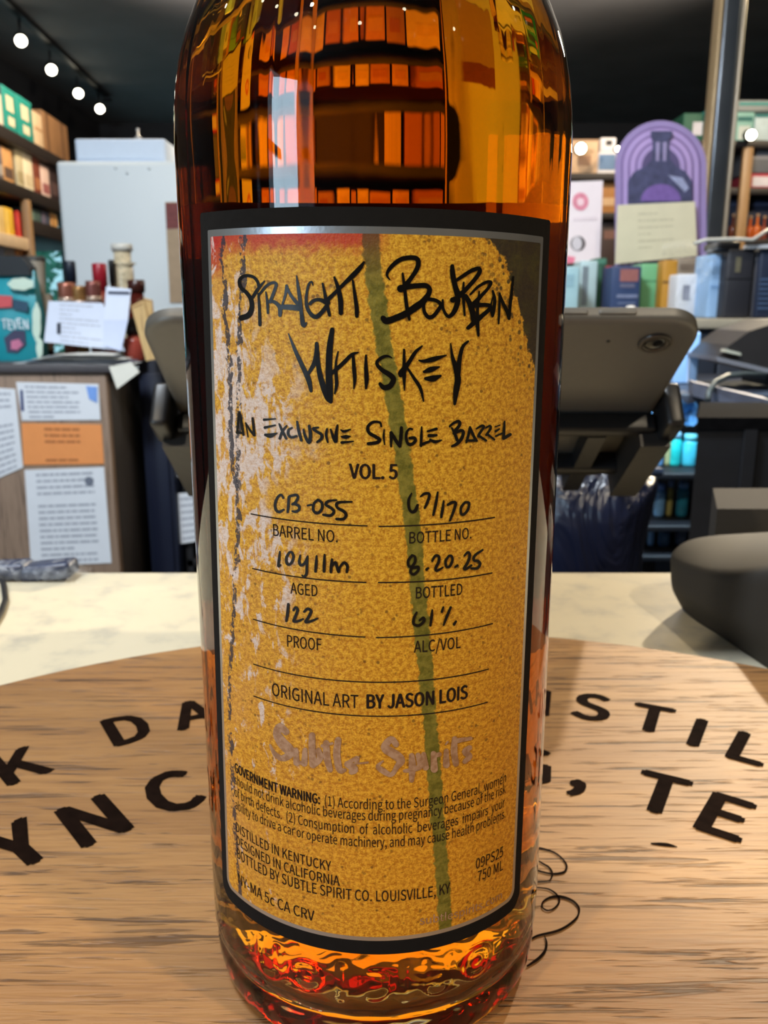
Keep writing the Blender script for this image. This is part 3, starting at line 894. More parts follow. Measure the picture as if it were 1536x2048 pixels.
F_ = [[(260, 172, 30), (230, 128, 32), (180, 170, 36), (150, 260, 38), (165, 340, 38), (210, 362, 38), (265, 330, 26)], [(335, 160, 34), (330, 260, 38), (320, 362, 34)], [(345, 150, 34), (430, 130, 38), (460, 165, 38), (425, 230, 38), (385, 258, 36)], [(400, 250, 36), (470, 280, 40), (475, 330, 38), (430, 358, 38), (385, 352, 28)], [(590, 275, 26), (642, 264, 26)], [(730, 195, 34), (675, 250, 36), (668, 340, 38), (720, 378, 40), (778, 330, 40), (783, 240, 38), (730, 195, 34)], [(980, 200, 22), (870, 215, 36), (835, 262, 38), (910, 310, 40), (945, 360, 40), (900, 410, 40), (802, 400, 34)], [(1188, 224, 24), (1000, 235, 40), (990, 300, 38), (1080, 355, 42), (1110, 410, 42), (1070, 458, 40), (980, 458, 36)],
      [(215, 905, 24), (205, 1000, 36), (195, 1102, 34), (225, 1085, 20)], [(340, 915, 32), (302, 990, 36), (312, 1068, 36), (360, 1070, 36), (398, 980, 36), (375, 912, 34), (340, 915, 30)], [(490, 955, 24), (477, 1040, 36), (500, 1088, 38), (550, 1060, 36), (585, 980, 30)], [(590, 965, 24), (580, 1100, 38), (575, 1200, 38), (545, 1243, 34), (515, 1225, 22)], [(712, 960, 24), (705, 1070, 40), (697, 1172, 36)], [(820, 945, 26), (815, 1060, 42), (812, 1172, 38)], [(920, 1010, 34), (910, 1100, 42), (905, 1180, 38)], [(915, 1100, 34), (965, 1048, 38), (985, 1100, 40), (1010, 1182, 36), (1030, 1110, 32), (1085, 1052, 40), (1128, 1100, 42), (1120, 1178, 36)],
      [(330, 1620, 36), (320, 1740, 42), (303, 1848, 32)], [(400, 1700, 32), (430, 1662, 36), (455, 1700, 38), (420, 1800, 40), (402, 1850, 38), (460, 1850, 36), (530, 1820, 26)], [(545, 1720, 32), (590, 1682, 38), (638, 1712, 40), (600, 1800, 40), (562, 1858, 38), (620, 1855, 36), (722, 1814, 28)]]
G_ = [[(220, 110, 22), (182, 200, 36), (187, 310, 38), (225, 362, 40), (275, 340, 46), (308, 265, 26)], [(262, 345, 30), (290, 300, 40), (300, 268, 30)], [(345, 150, 26), (400, 112, 38), (462, 122, 38), (440, 220, 40), (400, 308, 32)], [(575, 95, 26), (550, 250, 40), (515, 402, 32)], [(655, 215, 26), (640, 330, 40), (622, 432, 34)], [(710, 265, 34), (770, 232, 40), (818, 242, 38), (790, 350, 40), (740, 480, 30)], [(945, 230, 32), (892, 300, 38), (892, 388, 36), (930, 393, 38), (983, 330, 38), (998, 240, 34), (945, 230, 30)],
      [(230, 952, 32), (178, 1020, 38), (182, 1095, 38), (250, 1120, 40), (308, 1110, 38), (310, 1160, 38), (250, 1212, 38), (207, 1180, 38), (230, 1110, 40), (268, 1040, 38), (265, 972, 34), (230, 955, 30)], [(425, 1145, 42), (445, 1128, 30)], [(500, 1030, 28), (540, 962, 38), (588, 967, 38), (588, 1040, 40), (550, 1120, 40), (560, 1163, 38), (642, 1120, 24)], [(725, 960, 32), (682, 1030, 38), (692, 1108, 36), (740, 1098, 38), (773, 1020, 38), (760, 962, 34), (725, 960, 30)], [(810, 1112, 30), (842, 1090, 32)], [(935, 960, 28), (980, 912, 36), (1008, 950, 38), (980, 1050, 40), (932, 1130, 40), (960, 1140, 36), (1030, 1090, 30)], [(1182, 880, 28), (1080, 952, 36), (1062, 1020, 36), (1120, 1032, 38), (1148, 1070, 38), (1110, 1128, 38), (1030, 1132, 32)],
      [(290, 1730, 28), (252, 1810, 38), (252, 1888, 40), (320, 1908, 38), (388, 1850, 40), (380, 1802, 36), (330, 1838, 32)], [(500, 1700, 26), (490, 1800, 40), (475, 1908, 34)], [(650, 1660, 28), (630, 1722, 34)], [(750, 1660, 32), (700, 1780, 40), (655, 1902, 26)], [(795, 1893, 38), (820, 1855, 32)]]
H_ = [[(155, 80, 50), (110, 42, 50), (92, 95, 60), (130, 160, 75), (180, 215, 75), (165, 255, 55), (120, 268, 42), (72, 232, 30), (42, 175, 16)], [(225, 210, 36), (230, 300, 46)], [(290, 210, 36), (285, 305, 46)], [(232, 300, 26), (290, 302, 26)], [(340, 105, 46), (340, 200, 50), (345, 312, 50)], [(385, 212, 40), (395, 270, 46), (350, 322, 36)], [(440, 160, 44), (445, 260, 52), (468, 350, 40)], [(412, 180, 26), (482, 162, 18)], [(525, 138, 46), (515, 240, 52), (535, 350, 46), (572, 352, 26)], [(590, 310, 46), (640, 345, 58), (620, 365, 40)], [(655, 285, 40), (660, 262, 26), (600, 300, 34)], [(610, 310, 12), (735, 298, 14)],
      [(935, 168, 44), (900, 130, 44), (855, 190, 58), (910, 230, 66), (968, 280, 64), (940, 330, 38), (900, 385, 34), (840, 355, 42), (805, 325, 30), (842, 288, 12)], [(1045, 250, 40), (1050, 330, 52), (1045, 425, 34)], [(995, 358, 24), (1065, 350, 32)], [(1090, 245, 36), (1105, 320, 46), (1060, 350, 28)], [(1130, 240, 36), (1145, 332, 46)], [(1200, 235, 40), (1205, 345, 52)], [(1200, 250, 36), (1242, 240, 32)], [(1290, 215, 34), (1290, 315, 48)], [(1287, 168, 12), (1300, 150, 14)], [(1350, 130, 40), (1345, 220, 48), (1358, 305, 44)], [(1350, 145, 36), (1462, 126, 26)], [(1455, 192, 36), (1422, 222, 44), (1455, 252, 42), (1420, 292, 32)]]
label_strokes(mk, A_, 470, 500, 5.486, RM)
label_strokes(mk, B_, 750, 500, 5.297, RM)
label_strokes(mk, C_, 570, 640, 4.042, RM)
label_strokes(mk, D_, 470, 820, 5.486, RM)
label_strokes(mk, E_, 730, 820, 5.12, RM)
label_strokes(mk, F_, 530, 970, 6.825, RM)
label_strokes(mk, G_, 790, 970, 6.825, RM)
mk.build('handwriting', mat((12, 10, 10), 0.34, var=0.05, scale=200, spec=0.28), label_o, recalc=False)
bl = MB()
label_strokes(bl, H_, 530, 1440, 3.572, RP)
bl.build('blackletter_mark', faint, label_o, recalc=False)

# ---- the second label on the far side of the bottle (seen through the whiskey)
zt2, zb2 = 0.1690, 0.064
vs, fs = [], []
for j in range(25):
    for i in range(61):
        th = math.pi + (-1.30 + 2.60 * i / 60)
        vs.append(cyl(th, zb2 + (zt2 - zb2) * j / 24, BR + 0.00022))
for j in range(24):
    for i in range(60):
        fs.append((j * 61 + i, j * 61 + i + 1, (j + 1) * 61 + i + 1, (j + 1) * 61 + i))
rl = MB()
rl.add(vs, fs, True)
rl.build('rear_label', mat((96, 52, 58), 0.6, var=0.1, scale=200), bottle, recalc=False)
#@@REST@@
# ================================================================== TABLET ON ITS STAND
CZ = -BOARD_T                                  # counter surface
TA = Vector((0.0194, 0.2156, 0.1418))          # middle of the tablet's upper (near) long edge, back side
tdown = Vector((0, 0.137, -0.0976)).normalized()
tx = Vector((1, 0, 0))
tn = tdown.cross(tx).normalized()              # out of the back
if tn.z > 0:
    tn = -tn
TM = Matrix((( tx.x, tdown.x, tn.x, TA.x), (tx.y, tdown.y, tn.y, TA.y), (tx.z, tdown.z, tn.z, TA.z), (0, 0, 0, 1)))
TW, THH, TT = 0.2600, 0.1720, 0.0075
def rrect(w, h, r, n=8, y0=0.0):
    out = []
    for cx, cy, a0 in ((w / 2 - r, y0 + h - r, 0), (-w / 2 + r, y0 + h - r, 90), (-w / 2 + r, y0 + r, 180), (w / 2 - r, y0 + r, 270)):
        for k in range(n + 1):
            a = math.radians(a0 + 90 * k / n)
            out.append((cx + r * math.cos(a), cy + r * math.sin(a)))
    return out
tab = thing('tablet', 'silver tablet leaning back on the black stand behind the whiskey bottle', 'tablet', TM @ Vector((0, THH, 0)))
def rings(levels, M):
    """stack of rounded outlines (w, h, r, inset y, height) -> closed solid"""
    b = MB()
    vs, fs = [], []
    n = None
    for w, h, r, y0, z in levels:
        o_ = rrect(w, h, r, 10, y0)
        n = len(o_)
        vs += [M @ Vector((x, y, z)) for x, y in o_]
    for j in range(len(levels) - 1):
        for i in range(n):
            k = (i + 1) % n
            fs.append((j * n + i, j * n + k, (j + 1) * n + k, (j + 1) * n + i))
    fs.append(tuple(reversed(range(n))))
    fs.append(tuple(range((len(levels) - 1) * n, len(levels) * n)))
    b.add(vs, fs, True)
    return b
alu = mat((94, 92, 88), 0.45, 0.3, var=0.03, scale=300, bstr=0.03)
o = rings([(TW - 0.002, THH - 0.002, 0.017, 0.001, -TT), (TW, THH, 0.018, 0, -TT + 0.0008), (TW, THH, 0.018, 0, -0.0030), (TW - 0.0012, THH - 0.0012, 0.0175, 0.0006, -0.0012), (TW - 0.004, THH - 0.004, 0.0165, 0.002, -0.0003), (TW - 0.009, THH - 0.009, 0.014, 0.0045, 0)], TM).build('back_shell', alu, tab)
shade(o, 50)
o = rings([(TW - 0.004, THH - 0.004, 0.016, 0.002, -TT - 0.0006), (TW - 0.004, THH - 0.004, 0.016, 0.002, -TT)], TM).build('screen_glass', mat((10, 10, 12), 0.1), tab)
lens_c = (0.1100, 0.0180)
lm_ = MB()
lm_.lathe([(0.0075, -0.0004), (0.0075, 0.0010), (0.0068, 0.0014), (0.0052, 0.0014), (0.005, 0.0008), (0.0, 0.0008)], 32, (lens_c[0], lens_c[1], 0))
lm_.v = [tuple(TM @ Vector(q)) for q in lm_.v]
cl = lm_.build('camera_ring', mat((70, 66, 62), 0.3, 0.6), tab)
lm_ = MB()
lm_.lathe([(0.0, 0.0016), (0.0030, 0.0014), (0.0048, 0.0010), (0.005, 0.0006)], 24, (lens_c[0], lens_c[1], 0))
lm_.v = [tuple(TM @ Vector(q)) for q in lm_.v]
lm_.build('camera_lens', mat((14, 14, 16), 0.08), cl)
lm_ = MB()
lm_.lathe([(0.0, 0.0003), (0.0009, 0.0003), (0.0009, -0.0002)], 16, (0.088, 0.017, 0))
lm_.v = [tuple(TM @ Vector(q)) for q in lm_.v]
lm_.build('microphone_hole', mat((20, 20, 20), 0.6), tab)
for bx in (0.0665, 0.0885):
    MB().rbox((bx - 0.0085, -0.0009, -0.0052), (bx + 0.0085, 0.0006, -0.0028), 0.0008, 3, TM).build('button', alu, tab)

blk = mat((20, 20, 22), 0.42, var=0.1, scale=200)
blkm = mat((34, 31, 29), 0.5, var=0.1, scale=200)
st = thing('tablet_stand', 'black metal tablet stand with two side arms gripping the silver tablet', 'stand', (TA.x, 0.30, CZ))
for s in (-1, 1):
    x = s * (TW / 2 + 0.004)
    a = MB()
    # side arm: from the grip at mid height down to the lower edge, hanging under the back
    a.rbox((min(s * (TW / 2 + 0.0006), s * (TW / 2 + 0.0106)), 0.070, -0.010), (max(s * (TW / 2 + 0.0006), s * (TW / 2 + 0.0106)), 0.093, 0.016), 0.003, 3, TM)
    a.build('grip', blk, st)
    a = MB()
    x0 = s * (TW / 2 - 0.001)
    a.prism([TM @ Vector(q) for q in ((x0 - 0.008, 0.088, 0.001), (x0 + 0.008, 0.088, 0.001), (x0 + 0.008, 0.156, 0.001), (x0 - 0.008, 0.156, 0.001))], TM.to_3x3() @ Vector((0, 0, 0.019)))
    a.build('arm', blkm, st)
    a = MB()
    xi = s * (TW / 2 - 0.030)
    a.prism([TM @ Vector(q) for q in ((xi - 0.005, 0.095, 0.001), (xi + 0.005, 0.095, 0.001), (xi + 0.005, 0.168, 0.001), (xi - 0.005, 0.168, 0.001))], TM.to_3x3() @ Vector((0, 0, 0.010)))
    a.build('inner_rail', blk, st)
for y in (0.087, 0.137):
    MB().rbox((-TW / 2, y - 0.003, 0.0008), (TW / 2, y + 0.006, 0.012), 0.002, 2, TM).build('crossbar', blk, st)
cb = TM @ Vector((0, 0.11, 0.012))
MB().tube([cb, cb + Vector((0, 0.012, -0.02)), (TA.x, 0.30, 0.0), (TA.x, 0.30, CZ + 0.008)], [0.012, 0.012, 0.014, 0.014], 20).build('column', blk, st)
MB().lathe([(0.0, 0), (0.052, 0), (0.055, 0.002), (0.055, 0.006), (0.05, 0.009), (0.0, 0.009)], 48, (TA.x, 0.288, CZ)).build('base', blk, st)

# ================================================================== CARD TERMINAL
def cz(px, py):
    return F(px, py, CZ + 0.0005)
term = thing('card_terminal', 'dark grey card terminal with rounded corner on the counter behind the board', 'card terminal', (0.21, 0.26, CZ))
cols_ = []
# (bottom px, mid px, crease px, top px, dY of the top behind the bottom)
spec = [((1400, 1196), (1385, 1160), (1378, 1088), (1392, 1066), 0.02), ((1348, 1213), (1322, 1172), (1323, 1112), (1362, 1069), 0.012), ((1400, 1247), (1376, 1196), (1378, 1136), (1404, 1064), 0.04),
        ((1460, 1287), (1442, 1232), (1442, 1151), (1474, 1064), 0.075), ((1536, 1337), (1528, 1272), (1534, 1142), (1544, 1064), 0.115), ((1640, 1405), (1640, 1325), (1650, 1124), (1640, 1062), 0.15)]
for b, mi, cr, tp, dy in spec:
    q = cz(*b)
    cols_.append([q, P(mi[0], mi[1], q.y - 0.002), P(cr[0], cr[1], q.y + 0.004), P(tp[0], tp[1], q.y + dy)])
# back side
fr = cols_[-1]
cols_.append([fr[0] + Vector((0.05, 0.05, 0)), fr[1] + Vector((0.055, 0.05, 0)), fr[2] + Vector((0.05, 0.06, 0)), fr[3] + Vector((0.04, 0.03, 0))])
bk = cols_[0]
cols_.append([Vector((fr[0].x + 0.03, bk[0].y + 0.01, CZ + 0.0005)), Vector((fr[0].x + 0.04, bk[0].y + 0.012, bk[1].z)), Vector((fr[0].x + 0.04, bk[0].y + 0.012, bk[2].z)), Vector((fr[0].x + 0.03, bk[0].y, bk[3].z))])
nc = len(cols_)
vs = [q for c_ in cols_ for q in c_]
fs = []
for i in range(nc):
    k = (i + 1) % nc
    for j in range(3):
        fs.append((i * 4 + j, k * 4 + j, k * 4 + j + 1, i * 4 + j + 1))
fs.append(tuple(i * 4 for i in reversed(range(nc))))
fs.append(tuple(i * 4 + 3 for i in range(nc)))
tb = MB()
tb.add(vs, fs, True)
termm = mat((50, 47, 43), 0.7, var=0.06, scale=800, bstr=0.1, spec=0.3)
o = tb.build('body', termm, term)
mod = o.modifiers.new('round', 'SUBSURF')
mod.levels = mod.render_levels = 3
for e in o.data.edges:
    pass
me = o.data
cre = me.attributes.new('crease_edge', 'FLOAT', 'EDGE')
for e in me.edges:
    a, b = e.vertices
    zz = {round(me.vertices[a].co.z, 4), round(me.vertices[b].co.z, 4)}
    lo = all(abs(me.vertices[i].co.z - (CZ + 0.0005)) < 1e-4 for i in (a, b))
    ja, jb = min(range(len(vs)), key=lambda q: (vs[q] - me.vertices[a].co).length) % 4, min(range(len(vs)), key=lambda q: (vs[q] - me.vertices[b].co).length) % 4
    cre.data[e.index].value = 0.85 if lo else (0.6 if ja == jb == 2 else (0.3 if ja == jb == 1 else 0.0))
# raised slab on the back of the terminal
a = MB()
q0, q1 = P(1420, 1062, 0.345), P(1420, 1012, 0.345)
qb = P(1420, 1040, 0.40)
a.prism([Vector((q0.x, 0.337, q0.z - 0.018)), Vector((q0.x + 0.12, 0.337, q0.z - 0.018)), Vector((q0.x + 0.14, 0.40, q0.z - 0.018)), Vector((qb.x, 0.40, q0.z - 0.018))], (0, 0, q1.z - q0.z + 0.018))
a.build('printer_housing', mat((52, 48, 44), 0.8, var=0.05, scale=600, spec=0.15), term)

# ================================================================== SMALL THINGS ON THE COUNTER
cab = MB()
cab.tube([F(-60, 1300, CZ + 0.002), F(-20, 1262, CZ + 0.002), F(2, 1225, CZ + 0.002), F(11, 1200, CZ + 0.002), F(7, 1168, CZ + 0.002), P(-4, 1145, 0.33), P(-40, 1120, 0.335)], 0.0017, 10)
tag(cab.build('power_cable', mat((24, 24, 26), 0.4)), 'thin black cable curling onto the counter at its left end', 'cable')
bag = thing('zip_bag', 'clear crumpled bag of navy packets on the rear counter edge', 'bag', (-0.165, 0.335, CZ))
navy = mat((34, 44, 72), 0.4, var=0.2, scale=200)
for (a0, a1, b0, b1) in ((-30, 58, 1112, 1140), (48, 148, 1114, 1144)):
    l, r = P(a0, b1, 0.333), P(a1, b0, 0.333)
    M = Matrix.Translation(((l.x + r.x) / 2, 0.330, CZ + 0.006)) @ Matrix.Rotation(rnd.uniform(-0.15, 0.15), 4, 'Y')
    w = (r.x - l.x) / 2
    MB().rbox((-w, -0.006, -0.0055), (w, 0.012, 0.0045), 0.003, 3, M).build('packet', navy, bag)
film = bpy.data.materials.new('clear_film')
t = NT(film)
co = t.n('TexCoord').outputs['Object']
t.bsdf((0.9, 0.93, 0.95, 1), 0.15, 0, bump=t.noise(co, 120, 3), bstr=0.6, bdist=0.002, alpha=t.smooth(t.noise(co, 90, 4, 0.6), 0.45, 0.8, 0.04, 0.32))
def crumple(o_nx, o_ny, f):
    vs = [f(i / (o_nx - 1), j / (o_ny - 1)) for j in range(o_ny) for i in range(o_nx)]
    fs = [(j * o_nx + i, j * o_nx + i + 1, (j + 1) * o_nx + i + 1, (j + 1) * o_nx + i) for j in range(o_ny - 1) for i in range(o_nx - 1)]
    return vs, fs
l, r = P(-40, 1140, 0.32), P(162, 1140, 0.32)
vs, fs = crumple(34, 10, lambda u, v: (l.x + (r.x - l.x) * u, 0.318 + 0.026 * v, CZ + 0.001 + 0.0095 * math.sin(math.pi * (0.05 + 0.9 * v)) * min(1, 6 * (1 - u) + 0.15) + rnd.uniform(0, 0.0022)))
b = MB()
b.add(vs, fs, True)
b.build('plastic_film', film, bag, recalc=False)

# ================================================================== LEFT DESK UNIT WITH POSTED NOTICES
YD = 2.10
dz = P(222, 745, YD).z
dx1 = P(222, 900, YD).x
greyoak = wood('grey_oak', srgb(156, 130, 108), srgb(128, 104, 86), srgb(92, 74, 60), 'z', 0.25, 0.6, 0, 0.2)
desk = thing('desk_unit', 'grey-brown wood desk back covered in taped notices', 'desk', (-1.2, 2.3, ZF))
MB().rbox((-1.75, YD, ZF), (dx1, YD + 0.03, dz), 0.002, 2).build('back_panel', greyoak, desk)
MB().rbox((-1.75, YD + 0.03, ZF), (dx1, YD + 0.62, dz - 0.03), 0.002, 2).build('body', mat((60, 52, 46), 0.6), desk)
MB().rbox((-1.76, YD - 0.012, dz), (dx1 + 0.02, YD + 0.64, dz + 0.022), 0.003, 2).build('worktop', mat((74, 70, 72), 0.5), desk)
DT = dz + 0.022
white = mat((226, 228, 232), 0.7, var=0.02)
greyink = mat((168, 171, 180), 0.8, var=0.05)
rustink = mat((178, 106, 58), 0.8, var=0.05)
def quad_prism(pix, Y, d=0.0012, dd=None):
    qs = [P(x, y, Y if dd is None else Y + dd[i]) for i, (x, y) in enumerate(pix)]
    return MB().prism(qs, (0, d, 0))
def bars(pix, Y, rows, seed, fill=0.9, hgt=0.35, x0=0.1, x1=0.9, skip=()):
    """rows of printed lines on a paper whose corners are pix (tl, tr, br, bl)"""
    r_ = random.Random(seed)
    tl, tr, br, bl_ = [P(x, y, Y) for x, y in pix]
    m_ = MB()
    for k in range(rows):
        if k in skip:
            continue
        v = (k + 0.7) / (rows + 0.6)
        a = x0
        e = x1 if r_.random() < fill else x0 + (x1 - x0) * r_.uniform(0.3, 0.8)
        while a < e - 0.02:
            w = min(r_.uniform(0.04, 0.16), e - a)
            def at(u, vv):
                top = tl.lerp(tr, u)
                bot = bl_.lerp(br, u)
                return top.lerp(bot, vv) + Vector((0, -0.0006, 0))
            hv = hgt / rows
            vs = [at(a, v), at(a + w, v), at(a + w, v + hv), at(a, v + hv)]
            m_.add(vs, [(0, 3, 2, 1)])
            a += w + 0.015
    return m_
def notice(name, label, pix, m_, rows, seed, Y=YD - 0.003, cat='notice', **kw):
    c_ = P(sum(q[0] for q in pix) / 4, sum(q[1] for q in pix) / 4, Y)
    t_ = thing(name, label, cat, c_)
    quad_prism(pix, Y).build('sheet', m_, t_)
    if rows:
        bars(pix, Y, rows, seed, **kw).build('lettering', rustink if cat == 'card' else greyink, t_, recalc=False)
    return t_
n1 = notice('paper_notice', 'long white paper notice at the left edge of the desk back', [(-70, 772), (30, 778), (46, 935), (-70, 985)], white, 13, 1, x0=0.35)
n2 = notice('paper_notice', 'wide white slip with blue corner taped above the orange card', [(32, 764), (197, 768), (201, 840), (44, 841)], white, 7, 2, fill=0.4, x1=0.75)
MB().prism([P(x, y, YD - 0.005) for x, y in ((40, 780), (45, 780), (48, 822), (42, 822))], (0, 0.001, 0)).build('blue_stripe', mat((40, 56, 110), 0.6), n2)
MB().prism([P(x, y, YD - 0.005) for x, y in ((172, 772), (194, 774), (194, 806), (178, 798))], (0, 0.001, 0)).build('blue_seal', mat((120, 160, 225), 0.7), n2)
n3 = notice('orange_card', 'bright orange card taped in the middle of the desk back', [(43, 846), (203, 849), (208, 928), (47, 930)], mat((236, 150, 84), 0.7, var=0.03), 6, 3, cat='card', x0=0.28, x1=0.72, skip=(3, 4))
n4 = notice('paper_permit', 'tall white printed permit below the orange card', [(49, 940), (208, 934), (223, 1126), (62, 1132)], white, 15, 4, x0=0.14, x1=0.86, skip=(4,))
q4 = P(178, 962, YD - 0.005)
MB().prism([q4 + Vector((0.012 * math.cos(2 * math.pi * k / 20), 0, 0.012 * math.sin(2 * math.pi * k / 20))) for k in range(20)], (0, 0.001, 0)).build('seal', mat((110, 116, 130), 0.7), n4)

# dark navy cupboard in the gap beside the desk
gx0, gx1 = dx1 + 0.03, P(346, 900, 2.3).x
cup = thing('navy_cupboard', 'dark navy cupboard in the gap right of the wooden desk', 'cupboard', ((gx0 + gx1) / 2, 2.5, ZF))
MB().rbox((gx0, 2.3, ZF), (gx1, 2.7, P(280, 720, 2.3).z), 0.006, 2).build('body', mat((22, 28, 46), 0.5, var=0.15, scale=5), cup)
MB().rbox((gx0 + 0.012, 2.290, ZF + 0.08), (gx1 - 0.012, 2.30, P(280, 745, 2.3).z), 0.004, 2).build('door', mat((18, 24, 44), 0.45, var=0.15, scale=5), cup)
shf = thing('low_shelving', 'dark low shelving under the tablet with a hanging receipt', 'shelving', (0.1, 2.7, ZF))
sx0, sx1 = gx1 + 0.01, 0.33
for zq in (ZF + 0.05, -0.62, -0.40, -0.14):
    MB().rbox((sx0, 2.35, zq - 0.012), (sx1, 2.75, zq + 0.012), 0.002, 2).build('shelf_board', mat((28, 24, 24), 0.5), shf)
MB().box((sx0, 2.74, ZF), (sx1, 2.76, -0.13)).build('back_board', mat((18, 16, 18), 0.6), shf)
for xq in (sx0, sx1 - 0.02):
    MB().box((xq, 2.35, ZF), (xq + 0.02, 2.74, -0.13)).build('side_board', mat((22, 20, 22), 0.6), shf)
notice('till_receipt', 'white receipt hanging beside the bottle at the low shelving', [(342, 988), (398, 984), (398, 1082), (351, 1089)], white, 7, 9, Y=2.33, cat='receipt', x0=0.3)
notice('shelf_tag', 'small white tag on the shelf edge above the hanging receipt', [(339, 941), (371, 941), (371, 954), (339, 954)], white, 0, 10, Y=2.335, cat='tag')

# ------------------------------------------------------------------ things on the desk
def bottle_prof(r, h, nr, nh, sh):
    return [(0, 0), (r * 0.9, 0), (r, r * 0.12), (r, h - nh - sh), (r * 0.93, h - nh - sh * 0.6), (nr * 1.6, h - nh - sh * 0.15), (nr, h - nh), (nr, h)]
def bottle_thing(name, label, px, py_top, py_base, Y, width_px, glass, capm, cat='bottle', group=None, labelm=None, base_z=None, nr=0.33, cap_fr=0.12, nh=0.30, sh=0.14, capw=1.25):
    zb = P(px, py_base, Y).z if base_z is None else base_z
    zt = P(px, py_top, Y).z
    h = zt - zb
    r = width_px / FPX * (P(px, py_base, Y) - CAM).dot(Vector((0, CP, -SP))) / 2
    x = P(px, (py_top + py_base) / 2, Y).x
    t_ = thing(name, label, cat, (x, Y, zb), group)
    MB().lathe(bottle_prof(r, h * (1 - cap_fr), r * nr, h * nh, h * sh), 28, (x, Y, zb)).build('glass', glass, t_)
    MB().lathe([(0, 0), (r * nr * capw, 0), (r * nr * capw, h * cap_fr * 0.95), (r * nr * capw * 0.9, h * cap_fr), (0, h * cap_fr)], 24, (x, Y, zb + h * (1 - cap_fr))).build('cap', capm, t_)
    if labelm is not None:
        MB().lathe([(r + 0.0006, h * 0.12), (r + 0.0006, h * 0.40)], 28, (x, Y, zb)).build('label', labelm, t_, recalc=False)
    return t_
YB = YD + 0.30
darkglass = mat((36, 22, 18), 0.12, var=0.1)
redglass = mat((120, 44, 36), 0.15, var=0.1)
copper = mat((150, 92, 74), 0.3, 0.5, var=0.1)

# teal gift bag
tl_, br_ = P(-60, 540, YD + 0.12), P(78, 738, YD + 0.12)
gb_ = thing('snack_pouch', 'teal printed snack pouch with black top at the left end of the desk', 'bag', ((tl_.x + br_.x) / 2, YD + 0.15, DT))
teal = mat((24, 140, 152), 0.35, var=0.08, scale=12)
yb0, yb1 = YD + 0.12, YD + 0.20
b = MB()
x0_, x1_, zt_ = tl_.x, br_.x, tl_.z
lv = [(0.0, 0.0, 1.0), (0.02, 0.004, 1.06), (0.5, 0.004, 1.02), (0.85, 0.0, 0.6), (1.0, -0.002, 0.25)]
vs, fs = [], []
for v, e, dpt in lv:
    zz = DT + (zt_ - DT) * v
    cy_ = (yb0 + yb1) / 2
    hd = (yb1 - yb0) / 2 * dpt
    for (sx, sy) in ((-1, -0.7), (-0.6, -1), (0.6, -1), (1, -0.7), (1, 0.7), (0.6, 1), (-0.6, 1), (-1, 0.7)):
        vs.append(((x0_ + x1_) / 2 + sx * ((x1_ - x0_) / 2 + e), cy_ + sy * hd, zz))
for j in range(len(lv) - 1):
    for i in range(8):
        k = (i + 1) % 8
        fs.append((j * 8 + i, j * 8 + k, (j + 1) * 8 + k, (j + 1) * 8 + i))
fs += [tuple(reversed(range(8))), tuple(range(32, 40))]
b.add(vs, fs, True)
o = b.build('pouch', teal, gb_)
shade(o, 45)
fy = YD + 0.114
def decal(pix, Y, m_, name, par, d=0.001):
    return quad_prism(pix, Y, d).build(name, m_, par)
decal([(-60, 512), (40, 512), (58, 535), (60, 551), (-60, 551)], YD + 0.13, mat((18, 20, 22), 0.5), 'top_seal', gb_, 0.05)
cm = mat((196, 214, 196), 0.6, var=0.05)
def cloud(cx, cy, rx, ry, n):
    return [(cx + rx * math.cos(a) * (0.86 + 0.14 * abs(math.sin(n * a / 2))), cy + ry * math.sin(a) * (0.86 + 0.14 * abs(math.sin(n * a / 2)))) for a in [2 * math.pi * k / 40 for k in range(40)]]
decal(cloud(42, 568, 27, 13, 7), fy, cm, 'cloud_print', gb_)
decal(cloud(73, 644, 9, 40, 6), fy, cm, 'cloud_print', gb_)
decal(cloud(79, 696, 7, 22, 5), fy - 0.0012, cm, 'cloud_print', gb_)
decal([(-10, 590), (24, 592), (24, 614), (-10, 616)], fy, mat((196, 80, 84), 0.6), 'red_print', gb_)
decal([(26, 598), (56, 604), (56, 624), (26, 618)], fy, mat((38, 70, 92), 0.6), 'dark_print', gb_)
decal([(8, 676), (28, 660), (50, 662), (52, 690), (34, 706), (14, 704)], fy, mat((60, 58, 84), 0.6), 'picture_print', gb_)
decal([(22, 682), (38, 678), (46, 690), (34, 700), (22, 698)], fy - 0.0012, mat((190, 110, 140), 0.6), 'pink_print', gb_)
vs, fs = text_geo('TEVEN', 0.02)
w = max(q[0] for q in vs)
a_, b_ = P(5, 659, fy - 0.001), P(58, 657, fy - 0.001)
ph = (P(30, 640, fy).z - P(30, 660, fy).z)
q = MB()
q.add([(a_.x + (b_.x - a_.x) * x / w, fy - 0.0030 - 0.0001 * l_, a_.z + (b_.z - a_.z) * x / w + y * ph + 0.1 * ph * math.sin(3 * x)) for x, y, l_ in vs], fs)
q.build('lettering', mat((225, 232, 235), 0.6), gb_, recalc=False)

